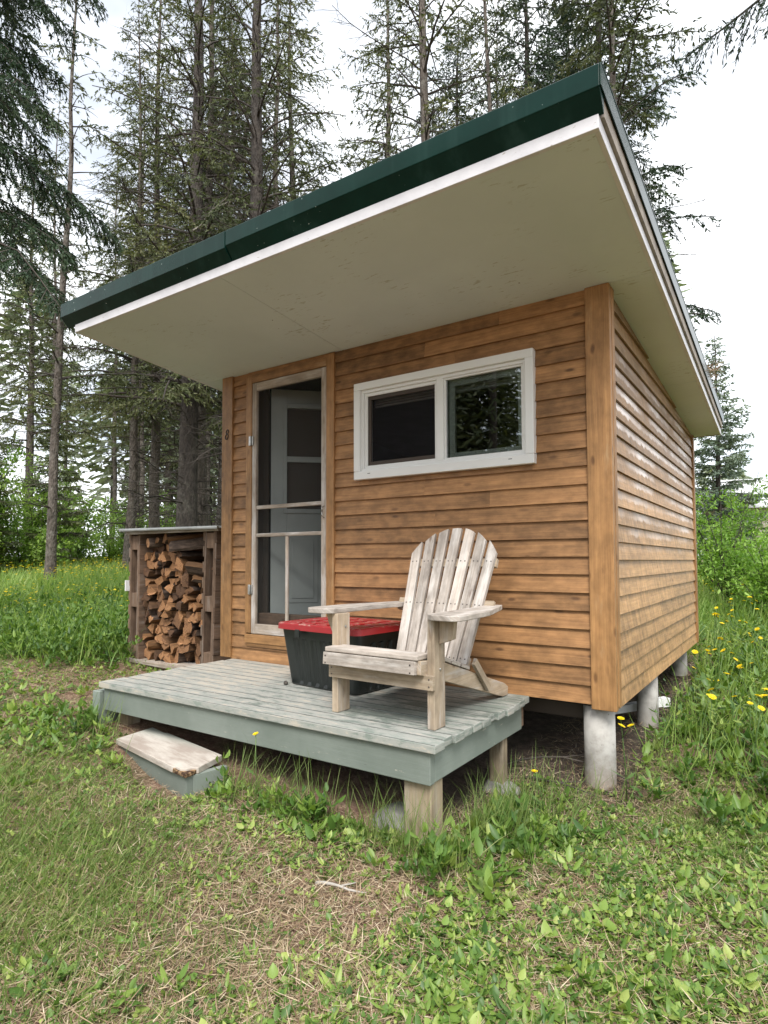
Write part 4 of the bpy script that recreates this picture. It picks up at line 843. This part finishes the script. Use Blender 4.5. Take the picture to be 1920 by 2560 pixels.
def spruce(H, r0, crown0, lmax, nl, seed, fill=1., dead=(1.0, 5.0, 40), el=(.15, -.45), card=(.078, .021), lean=(0, 0), step=.055, taper=.75, hang=.5, ndet=10, dens=.25, limbr=1., dele=(-.1, .5, -.7, .25)):
    r=np.random.default_rng(seed)
    zz=np.linspace(-.25, H, 15); wob=np.cumsum(r.normal(0, .022, (15, 2)), 0)*(H/12); path=np.column_stack([wob[:, 0]+lean[0]*zz/H, wob[:, 1]+lean[1]*zz/H, zz]); path[0, :2]=path[1, :2]=path[1, :2]*.3
    rad=r0*np.clip(1-zz/H, .04, 1)**.8; rad[0] *= 1.45; rad[1] *= 1.08
    tv=np_tube(path, rad, ndet)
    at=lambda z: np.array([np.interp(z, zz, path[:, 0]), np.interp(z, zz, path[:, 1]), 0])
    lim=[]; cb=[]; cd=[]; cs=[]; cl=[]; cw=[]; ct=[]; tw=[]
    for i in range(nl):
        f=((i+r.random())/nl)**.9; z=crown0+(H-crown0)*f*.985; L=lmax*((1-f)**taper)*r.uniform(.55, 1.15)+.12; az=i*2.4+r.uniform(-.5, .5)
        e0=el[0]+f*.5+r.normal(0, .12); e1=el[1]+f*.6+r.normal(0, .15); p=limb_path(r, z, az, L, e0, e1)+at(z); rl=(.006+.011*L)*limbr
        lim.append(np_tube(p, rl*np.linspace(1, .25, len(p)), 4))
        fl=fill*np.clip(r.uniform(.35, 1.25), 0, 1)
        nb_=max(3, int(L/step)); ts=np.repeat(np.linspace(.16, 1, nb_), 2)+r.uniform(-.03, .03, nb_*2); ts=np.clip(ts, 0, 1); ts=ts[r.random(len(ts)) < fl]
        if not len(ts): continue
        idx=ts*(len(p)-1); i0=np.minimum(idx.astype(int), len(p)-2); q=p[i0]+(p[i0+1]-p[i0])*(idx-i0)[:, None]; tg=unit(p[i0+1]-p[i0])
        sgn=np.where(np.arange(len(ts)) % 2 == 0, 1, -1)[:, None]; sd=unit(np.cross(tg, [0, 0, 1.]))*sgn
        bd=unit(tg*r.uniform(.35, .8, (len(ts), 1))+sd*r.uniform(.5, 1., (len(ts), 1))+np.array([0, 0, -1.])*r.uniform(.1, hang*1.6, (len(ts), 1)))
        bl=np.clip((.16+.32*L*(1.05-ts))*r.uniform(.5, 1.2, len(ts)), .1, .75)
        tw.append((q, bd, bl))
        nc=np.maximum(3, (bl/(card[0]*dens)).astype(int)); ii=np.repeat(np.arange(len(ts)), nc); s=r.random(len(ii)); s=np.concatenate([s]); B=q[ii]+bd[ii]*(bl[ii]*s)[:, None]+np.array([0, 0, -1.])*((bl[ii]*s)**2*hang*.6)[:, None]
        dd=unit(bd[ii]*1.0+r.normal(0, .55, (len(ii), 3))+np.array([0, 0, -.25])); cb.append(B); cd.append(dd); cs.append(unit(np.cross(dd, r.normal(0, 1, (len(ii), 3)))))
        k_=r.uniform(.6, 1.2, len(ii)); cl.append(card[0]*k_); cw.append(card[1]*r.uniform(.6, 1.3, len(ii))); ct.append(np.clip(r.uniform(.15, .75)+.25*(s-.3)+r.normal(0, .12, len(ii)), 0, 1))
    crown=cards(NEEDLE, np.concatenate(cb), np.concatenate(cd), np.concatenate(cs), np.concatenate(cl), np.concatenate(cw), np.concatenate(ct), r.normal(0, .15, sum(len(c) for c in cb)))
    q=np.concatenate([a for a, b, c in tw]); bd=np.concatenate([b for a, b, c in tw]); bl=np.concatenate([c for a, b, c in tw])
    lim.append(cards(NEEDLE, q, bd, unit(np.cross(bd, r.normal(0, 1, bd.shape))), bl*1.05, np.full(len(q), .006), np.full(len(q), .5), np.full(len(q), -.12)))
    lv=merge(lim); nc=len(crown[1]); v, fn, ix, t=merge([crown, lv]); mi=np.concatenate([np.zeros(nc, 'i'), np.ones(len(lv[1]), 'i')])
    # dead lower branches
    dl_=[]; z0, z1, n=dead
    for i in range(n):
        z=r.uniform(z0, z1); L=r.uniform(.3, 1.35)*(lmax/1.7)*(1 if r.random() < .6 else .5); az=r.uniform(0, 6.28); p=limb_path(r, z, az, L, r.uniform(dele[0], dele[1]), r.uniform(dele[2], dele[3]), 6, .12)+at(z); rl=.0045+.007*L
        dl_.append(np_tube(p, rl*np.linspace(1, .3, 6), 4)); m=int(L*16); ts=r.uniform(.2, 1, m); idx=ts*5; i0=np.minimum(idx.astype(int), 4); q=p[i0]+(p[i0+1]-p[i0])*(idx-i0)[:, None]; d=unit(unit(p[i0+1]-p[i0])*.7+r.normal(0, .55, (m, 3)))
        if m: dl_.append(cards(NEEDLE, q, d, unit(np.cross(d, r.normal(0, 1, (m, 3)))), r.uniform(.1, .4, m)*(.5+.5*L), np.full(m, .0075), np.full(m, .5), r.normal(0, .2, m)))
    return tv, (v, fn, ix, t, mi), (merge(dl_) if dl_ else None)
def treekind(nm, bark, needle, *a, **k):
    tv, cr, dd=spruce(*a, **k)
    o=dict(trunk=fast_mesh('trunk', *tv, bark, smooth=True), crown=fast_mesh('crown', *cr[:4], [needle, mats['twig']], mi=cr[4]))
    if dd is not None: o['dead_branches']=fast_mesh('dead_branches', *dd, mats['twig'])
    return o
def plant_tree(name, K, x, y, label, cat='tree', group=None, rz=0, s=1., tilt=(0, 0), sxy=None):
    t=empty(name, (x, y, gzf(x, y)), rz, label, cat, group); t.scale=(sxy or s, sxy or s, s); t.rotation_euler=(tilt[0], tilt[1], rz)
    for pn, me in K.items(): put(pn, me, t)
    return t
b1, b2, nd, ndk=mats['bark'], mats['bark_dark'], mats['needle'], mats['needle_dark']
K_big=treekind('big', b2, nd, 17, .21, 3.1, 2.9, 92, 11, .38, (1.2, 10.5, 150), (.25, -.35))
K_mid=treekind('mid', b1, nd, 16, .13, 3.4, 2.3, 84, 12, .46, (1.0, 10, 120), (.3, -.3))
K_mid2=treekind('mid2', b1, nd, 15, .14, 4.0, 2.5, 84, 13, .56, (1.0, 10, 110), (.2, -.5))
K_full=treekind('full', b2, ndk, 15, .15, 4.6, 2.6, 92, 14, 1., (1.5, 7, 46), (.1, -.55))
K_thin=treekind('thin', b1, nd, 13, .09, 3.0, 1.3, 54, 15, .5, (.8, 7, 60), (.2, -.45))
K_pole=treekind('pole', b1, nd, 15, .08, 5.5, 1.2, 46, 16, .7, (.8, 7, 45), (.1, -.5), ndet=8)
K_near=treekind('near', b2, ndk, 11, .17, 3.85, 2.1, 96, 17, 1., (.8, 4, 0), (.05, -.95), card=(.05, .012), step=.032, hang=.75, dens=.2, limbr=.5)
K_high=treekind('high', b2, ndk, 14, .16, 7.2, 2.6, 70, 27, 1., (2, 3, 0), (.0, -.5), card=(.065, .015), step=.05, hang=.7)
K_cone=treekind('cone', b2, mats['needle_blue'], 8.6, .12, .3, 2.0, 120, 18, 1., (.3, 1, 0), (.1, -.15), card=(.13, .045), step=.075, taper=.95, hang=.25)
K_bare=treekind('bare', b1, nd, 14, .085, 6.9, 1.5, 46, 29, .9, (3.6, 7.6, 46), (.3, -.2), dele=(.35, .95, .2, .8))
K_young=treekind('young', b1, nd, 7, .06, .6, 1.2, 60, 19, .9, (.3, 1.5, 10), (.25, -.2), card=(.1, .03), taper=.9, hang=.3)
T=plant_tree
T('spruce_tree', K_near, -2.95, -.92, 'dark drooping spruce reaching into the photo from its left edge', rz=.6)
T('spruce_tree', K_thin, -7.39, 2.46, 'slender bare-trunked spruce standing alone in the meadow left of the woodshed', rz=.4, s=1.0, tilt=(0, .02))
T('spruce_tree', K_mid2, -8.98, 5.01, 'thin straight spruce trunk just above the left edge of the woodshed roof', rz=2.1, s=.95, sxy=.8)
T('spruce_tree', K_pole, -14.13, 8.78, 'very thin far pole-like spruce right of the thin trunk above the woodshed', rz=1, s=1.1)
T('spruce_tree', K_mid, -9.31, 5.99, 'medium grey spruce trunk between the thin poles and the thick dark trunk', rz=3.3, s=1.05)
T('spruce_tree', K_big, -5.87, 4.21, 'thickest dark spruce, its trunk rising behind the woodshed beside the eave', rz=.9, s=1.0)
T('spruce_tree', K_mid, -6.59, 5.17, 'pale grey spruce trunk close to the right of the thickest dark trunk', rz=5.2, s=1.06)
T('spruce_tree', K_mid2, -8.04, 6.85, 'grey spruce trunk nearest the cabin corner, right of the pale trunk', rz=1.2, s=1.0)
T('spruce_tree', K_big, -3.9, 4.21, 'dark stout spruce rising behind the roof right of the thickest one', rz=3.4, s=.95, sxy=.85)
T('spruce_tree', K_thin, -5.35, 6.25, 'slim spruce just right of the stout one behind the roof', rz=2.6, s=1.2)
T('spruce_tree', K_mid2, -6.33, 8.01, 'slim leafy spruce at the right end of the left group behind the roof', rz=4.1, s=1.08)
T('spruce_tree', K_mid, -1.65, 6.33, 'broad brownish spruce over the middle of the roof edge', rz=1.9, s=1.1)
T('spruce_tree', K_pole, -.97, 7.4, 'straight clean spruce pole rising over the middle right of the roof edge', rz=.3, s=1.1, sxy=1.0)
T('spruce_tree', K_full, -.82, 9.31, 'dark green full spruce behind the highest part of the roof edge', rz=2.9, s=1.05)
T('spruce_tree', K_bare, 1.60, 7.39, 'rightmost leaning spruce with bare upswept twigs beyond the upper roof corner', rz=5.0, s=1.25, tilt=(0, -.05), sxy=1.2)
T('spruce_tree', K_full, .42, 10.19, 'dark bushy spruce crown just left of the upper roof corner', rz=.8, s=1.12)
for i, (x, y, k, rz, s) in enumerate([(-16.75, 9.43, K_pole, 1, 1.1), (-16.82, 11.8, K_mid, 2, 1.1), (-18.95, 13.98, K_mid2, 3, 1.15), (-13.84, 11.39, K_mid, 4, 1.1), (-9.46, 8.31, K_full, 5, 1.1), (-12.2, 7.4, K_thin, .4, 1.2), (-15.5, 6.6, K_pole, 2.2, 1.05), (-17.8, 7.2, K_mid2, 5.1, 1.), (-14.9, 4.4, K_thin, 3.9, 1.1)]):
    T('spruce_tree', k, x, y, 'spruce in the dense stand of trunks deeper in the woods left of the cabin', 'tree', 'spruces deeper in the woods at the left', rz, s)
for i, (x, y, k, rz, s) in enumerate([(-5.01, 10.11, K_mid, 1, 1.15), (-3.98, 12.01, K_full, 2, 1.1), (-3.15, 13.77, K_mid2, 3, 1.15), (-.89, 12.88, K_full, 4, 1.1)]):
    T('spruce_tree', k, x, y, 'spruce in the second row behind the cabin, showing only its crown above the roof', 'tree', 'second row spruces behind the roof', rz, s)
T('spruce_tree', K_cone, 1.55, 21.75, 'tall cone-shaped bluish spruce at the right, beyond the lower roof corner', rz=.5, s=1.04)
T('spruce_tree', K_cone, 5.4, 32, 'shorter cone-shaped spruce at the right edge, behind the pale-roofed outbuilding', rz=2.5, s=1.05)
T('spruce_tree', K_high, 5.3, 5.0, 'spruce whose branch tips hang into the top right corner of the photo', rz=1.9, s=1.)
for i, (x, y, rz, s) in enumerate([(-10.6, 2.7, 1, .62), (-11.6, 4.6, 2, .8), (-13.0, 3.4, 3, .75)]):
    T('young_spruce', K_young, x, y, ['small young spruce left of the lone slender trunk', 'young spruce right of the lone slender trunk in the understory', 'young spruce at the left edge of the understory'][i], 'tree', None, rz, s)
# bleached dead branch caught behind the eave
r=np.random.default_rng(77); p=limb_path(r, 0, 0, 1.0, .2, .5, 7, .12); pr=[np_tube(p, np.linspace(.014, .004, 7), 5)]
for k in range(9):
    i=r.integers(1, 6); q=limb_path(r, 0, r.uniform(-1, 1), r.uniform(.2, .5), r.uniform(-.2, .9), r.uniform(-.2, .7), 5, .2)+p[i]; pr.append(np_tube(q, np.linspace(.007, .0025, 5), 4))
o=put('dead_branch', fast_mesh('dead_branch', *merge(pr), mats['twig_pale'])); o.location=(-4.9, 3.55, 6.75); o.rotation_euler=(0, -.2, .5); tag(o, 'bleached dead branch snagged on the thickest trunk, just above the roof edge', 'branch')

cl=cards(NEEDLE, np.array([3.262, 2.17, 2.375])+rng.normal(0, (.02, .10, .03), (90, 3)), dirs(90, rng.uniform(0, 6.28, 90), rng.uniform(-.3, 1.1, 90)), unit(rng.normal(0, 1, (90, 3))), rng.uniform(.05, .14, 90), np.full(90, .006), rng.random(90)*.5, rng.normal(0, .3, 90))
tag(put('twig_clump', fast_mesh('twig_clump', *cl, mats['straw'])), 'brown clump of dead twigs caught on the right-hand roof edge', 'twigs')
# far woods
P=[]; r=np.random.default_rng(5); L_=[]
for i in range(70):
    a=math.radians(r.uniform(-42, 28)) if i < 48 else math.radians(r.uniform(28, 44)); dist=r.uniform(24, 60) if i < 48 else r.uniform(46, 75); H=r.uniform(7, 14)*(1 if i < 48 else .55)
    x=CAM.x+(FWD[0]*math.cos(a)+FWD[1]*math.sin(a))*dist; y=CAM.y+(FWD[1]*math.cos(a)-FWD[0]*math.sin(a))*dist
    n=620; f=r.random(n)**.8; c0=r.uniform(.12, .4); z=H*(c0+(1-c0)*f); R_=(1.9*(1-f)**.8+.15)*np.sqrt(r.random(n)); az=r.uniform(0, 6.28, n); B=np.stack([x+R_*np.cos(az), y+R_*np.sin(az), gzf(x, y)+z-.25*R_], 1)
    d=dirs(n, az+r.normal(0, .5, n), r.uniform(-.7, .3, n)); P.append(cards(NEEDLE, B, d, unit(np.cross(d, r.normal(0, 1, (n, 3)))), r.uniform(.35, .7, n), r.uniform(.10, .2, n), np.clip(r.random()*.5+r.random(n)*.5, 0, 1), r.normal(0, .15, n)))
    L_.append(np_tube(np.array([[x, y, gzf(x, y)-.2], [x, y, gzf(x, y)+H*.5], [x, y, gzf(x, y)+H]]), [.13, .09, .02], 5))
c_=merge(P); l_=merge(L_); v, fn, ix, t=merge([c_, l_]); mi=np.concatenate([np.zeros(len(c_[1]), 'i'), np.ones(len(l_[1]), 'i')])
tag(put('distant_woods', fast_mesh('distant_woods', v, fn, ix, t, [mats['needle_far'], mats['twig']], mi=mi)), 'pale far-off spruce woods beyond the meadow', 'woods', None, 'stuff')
# woods on the viewer's side (seen mirrored in the window glass)
P=[]; L_=[]; r=np.random.default_rng(6)
for i in range(14):
    x=r.uniform(-7.5, -.5) if i < 11 else r.uniform(-16, 10); y=r.uniform(-13.5, -11) if i < 11 else r.uniform(-19, -15); H=r.uniform(8, 11)
    n=3300; f=r.random(n)**.8; z=H*(.06+.94*f); R_=(2.3*(1-f)**.8+.15)*np.sqrt(r.random(n)); az=r.uniform(0, 6.28, n); B=np.stack([x+R_*np.cos(az), y+R_*np.sin(az), gzf(x, y)+z-.25*R_], 1)
    d=dirs(n, az+r.normal(0, .5, n), r.uniform(-.8, .2, n)); P.append(cards(NEEDLE, B, d, unit(np.cross(d, r.normal(0, 1, (n, 3)))), r.uniform(.18, .4, n), r.uniform(.04, .09, n), r.random(n)*.7, r.normal(0, .15, n)))
    L_.append(np_tube(np.array([[x, y, gzf(x, y)-.2], [x, y, gzf(x, y)+H*.5], [x, y, gzf(x, y)+H]]), [.15, .1, .02], 6))
c_=merge(P); l_=merge(L_); v, fn, ix, t=merge([c_, l_]); mi=np.concatenate([np.zeros(len(c_[1]), 'i'), np.ones(len(l_[1]), 'i')])
tag(put('opposite_woods', fast_mesh('opposite_woods', v, fn, ix, t, [nd, mats['twig']], mi=mi)), 'dark woods on the opposite side of the clearing, mirrored in the window', 'woods', None, 'stuff')

# ------------------------------------------------------------------ shrubs
def shrub(seed, H, R, ns, nleaf, leaf, asp, mat, tp=OVATE, hang=.3):
    r=np.random.default_rng(seed); L_=[]; cb=[]; cd=[]; ct=[]
    for i in range(ns):
        az=r.uniform(0, 6.28); h=H*r.uniform(.55, 1.05); ln=R*r.uniform(.2, .9); n=7; s=np.linspace(0, 1, n)
        p=np.stack([math.cos(az)*ln*s**1.3+np.cumsum(r.normal(0, .02, n)), math.sin(az)*ln*s**1.3+np.cumsum(r.normal(0, .02, n)), h*s-.05], 1)
        L_.append(np_tube(p, np.linspace(.012, .003, n)*(.6+H*.22), 5))
        for b in range(6):
            t0=r.uniform(.25, .95); q=np.array([np.interp(t0, s, p[:, k]) for k in range(3)]); a2=r.uniform(0, 6.28); bl=R*r.uniform(.25, .6)*(1.15-t0*.6); e=r.uniform(-.1, .8); dv_=np.array([math.cos(a2)*math.cos(e), math.sin(a2)*math.cos(e), math.sin(e)])
            bp=q+np.outer(np.linspace(0, 1, 4), dv_)*bl; L_.append(np_tube(bp, [.005, .004, .003, .002], 4))
            m=nleaf; tt_=r.random(m); cb.append(q+dv_*bl*tt_[:, None]+r.normal(0, .05+.05*R*.5, (m, 3))); dd=unit(dv_*.5+r.normal(0, .7, (m, 3))+np.array([0, 0, -hang])); cd.append(dd); ct.append(np.clip(r.uniform(.2, .8)+r.normal(0, .15, m), 0, 1))
    B=np.concatenate(cb); d=np.concatenate(cd); n=len(B); k=B[:, 2] > .05; B, d=B[k], d[k]; n=len(B); side=unit(np.cross(d, np.array([0, 0, 1.])+r.normal(0, .4, (n, 3))))
    sz=r.uniform(*leaf, n); cr=cards(tp, B, d, side, sz, sz*r.uniform(*asp, n), np.concatenate(ct)[k], r.normal(-.1, .15, n), .25)
    return dict(stems=fast_mesh('stems', *merge(L_), mats['twig']), foliage=fast_mesh('foliage', *cr, mat))
S1=shrub(1, 2.9, 1.3, 13, 50, (.06, .12), (.4, .6), mats['leaf_dull'], KITE); S2=shrub(2, 1.7, 1.3, 11, 46, (.06, .12), (.35, .55), mats['leaf_dull'], KITE)
S3=shrub(3, 2.0, .85, 10, 60, (.045, .085), (.28, .42), mats['leaf']); S4=shrub(4, 1.35, .8, 10, 60, (.04, .08), (.35, .5), mats['leaf'])
def plant(name, K, x, y, label, rz=0, s=1., group=None):
    t=empty(name, (x, y, gzf(x, y)), rz, label, 'shrub', group); t.scale=(s, s, s)
    for pn, me in K.items(): put(pn, me, t)
for i, (x, y, k, rz, s) in enumerate([(-10.47, 2.3, S1, 0, 1.15), (-10.9, 3.6, S2, 1, 1.1), (-11.8, 4.5, S1, 2, 1.), (-13.5, 6.2, S2, 3, 1.2), (-9.9, 1.4, S2, 4, 1.), (-12.4, 2.2, S1, 5, 1.3), (-15.5, 5.0, S1, 1.4, 1.4), (-12.6, 7.6, S1, 2.2, .8), (-11.0, 8.4, S2, .5, .8), (-14.3, 3.1, S2, 3.7, 1.5), (-13.2, 9.2, S1, .2, .9), (-14.5, 8.0, S2, 2.4, 1.2), (-10.5, 10.5, S2, 4.4, 1.1), (-12.5, 11.5, S1, 5.5, .9), (-16.5, 7.5, S1, 3.3, 1.2), (-9.0, 10.8, S1, 1.9, .9), (-17.5, 3.0, S1, .7, 1.5), (-15.8, 10.0, S2, .1, 1.4)]):
    plant('understory_shrub', k, x, y, 'leafy green shrub in the understory along the far edge of the left meadow', rz, s, 'understory shrubs beyond the left meadow')
for (x, y, k, rz, s, l) in [(2.95, 7.0, S3, 0, 1.0, 'tall light green shrub directly behind the far right corner of the cabin'), (3.55, 6.3, S4, 1, 1.0, 'low light green bush in front of the taller shrubs at the right edge'), (2.75, 9.1, S3, 2, 1.15, 'light green sapling behind the tall shrub at the cabin corner'), (3.35, 9.9, S3, 3.2, .9, 'light green shrub in front of the pale metal roof at the right'), (4.15, 8.2, S4, 4, 1.25, 'rounded bush at the right edge below the pale metal roof')]:
    plant('leafy_shrub', k, x, y, l, rz, s)
# pale-roofed building beyond the shrubs
hb=empty('far_outbuilding', (4.3, 25.5, gzf(4.3, 25.5)+.9), .35, 'low outbuilding with a pale metal roof half hidden behind shrubs at the right', 'building')
b=MB(); b.box((-3.0, -1.6, -.3), (3.2, 1.6, 1.9)); b.build('wall', mats['grey_wood'], hb)
b=MB(); b.prism([(-2.0, 1.75), (0, 2.95), (2.0, 1.75), (2.0, 1.83), (0, 3.04), (-2.0, 1.83)], 6.8, Matrix.Translation((-3.3, 0, 0)))
for k in range(18): b.prism([(-1.99, 1.83), (-.02, 3.03), (-.02, 3.055), (-1.99, 1.855)], .03, Matrix.Translation((-3.25+.385*k, 0, 0)))
b.build('roof', mats['white_roof'], hb)
# fallen twigs under the porch side and in front
def twig(x, y, L, rz, m, label, seed, arch=.05):
    r=np.random.default_rng(seed); p=limb_path(r, 0, 0, L, .5*arch*8, -.5*arch*8, 7, .06); o=put('fallen_twig', fast_mesh('fallen_twig', *merge([np_tube(p, np.linspace(.007, .003, 7), 6), np_tube(limb_path(r, 0, .7, L*.3, .1, 0, 4, .1)+p[3], np.linspace(.004, .002, 4), 4)]), m)); o.location=(x, y, gzf(x, y)+.006); o.rotation_euler=(0, 0, rz); tag(o, label, 'twig')
twig(2.35, .05, .7, .15, mats['twig'], 'arching dry twig in the shade under the cabin, left of the nearest pier', 1, .12)
twig(2.5, -.02, .45, -.1, mats['twig'], 'straight fallen twig on the soil beside the nearest pier', 2)
twig(2.30, -1.55, .2, .4, mats['twig_pale'], 'pale crooked stick lying on the bare ground in the foreground', 3, .02)

# ------------------------------------------------------------------ light
el_, az_=math.radians(52), math.radians(150)      # veiled sun, high and a little behind the viewer to the right
w=bpy.data.worlds.new('World'); sc.world=w; w.use_nodes=True; nt=w.node_tree; nt.nodes.clear()
def wn(k): return nt.nodes.new('ShaderNode'+k)
sky=wn('TexSky'); sky.sky_type='NISHITA'; sky.sun_disc=False; sky.sun_elevation=el_; sky.sun_rotation=az_; sky.air_density=1.; sky.dust_density=2.
tc=wn('TexCoord'); mp=wn('Mapping'); mp.inputs['Scale'].default_value=(1, 1, 1.6); nt.links.new(tc.outputs['Generated'], mp.inputs[0])
no=wn('TexNoise'); no.inputs['Scale'].default_value=2.3; no.inputs['Detail'].default_value=5; no.inputs['Roughness'].default_value=.5; nt.links.new(mp.outputs[0], no.inputs[0])
mr=wn('MapRange'); mr.inputs[1].default_value=.36; mr.inputs[2].default_value=.54; mr.inputs[3].default_value=.42; mr.inputs[4].default_value=1.; nt.links.new(no.outputs[0], mr.inputs[0])
mx=wn('Mix'); mx.data_type='RGBA'; mx.inputs[7].default_value=(10.2, 10.5, 10.8, 1); nt.links.new(mr.outputs[0], mx.inputs[0]); nt.links.new(sky.outputs[0], mx.inputs[6])
bg=wn('Background'); bg.inputs[1].default_value=.1; nt.links.new(mx.outputs[2], bg.inputs[0]); ow_=wn('OutputWorld'); nt.links.new(bg.outputs[0], ow_.inputs[0])
sun=bpy.data.lights.new('sun', 'SUN'); sun.energy=2.5; sun.angle=math.radians(24); sun.color=(1, .96, .9); so=bpy.data.objects.new('sun', sun); col.objects.link(so)
sd=Vector((math.sin(az_)*math.cos(el_), math.cos(az_)*math.cos(el_), math.sin(el_))); so.rotation_euler=sd.to_track_quat('Z', 'Y').to_euler(); so.location=(0, 0, 12)
vs=sc.view_settings; vs.view_transform='Standard'; vs.look='None'; vs.exposure=.85; vs.gamma=1
cy=sc.cycles; cy.max_bounces=8; cy.transparent_max_bounces=12; cy.diffuse_bounces=4; cy.glossy_bounces=3; cy.caustics_reflective=False; cy.caustics_refractive=False; cy.use_denoising=True
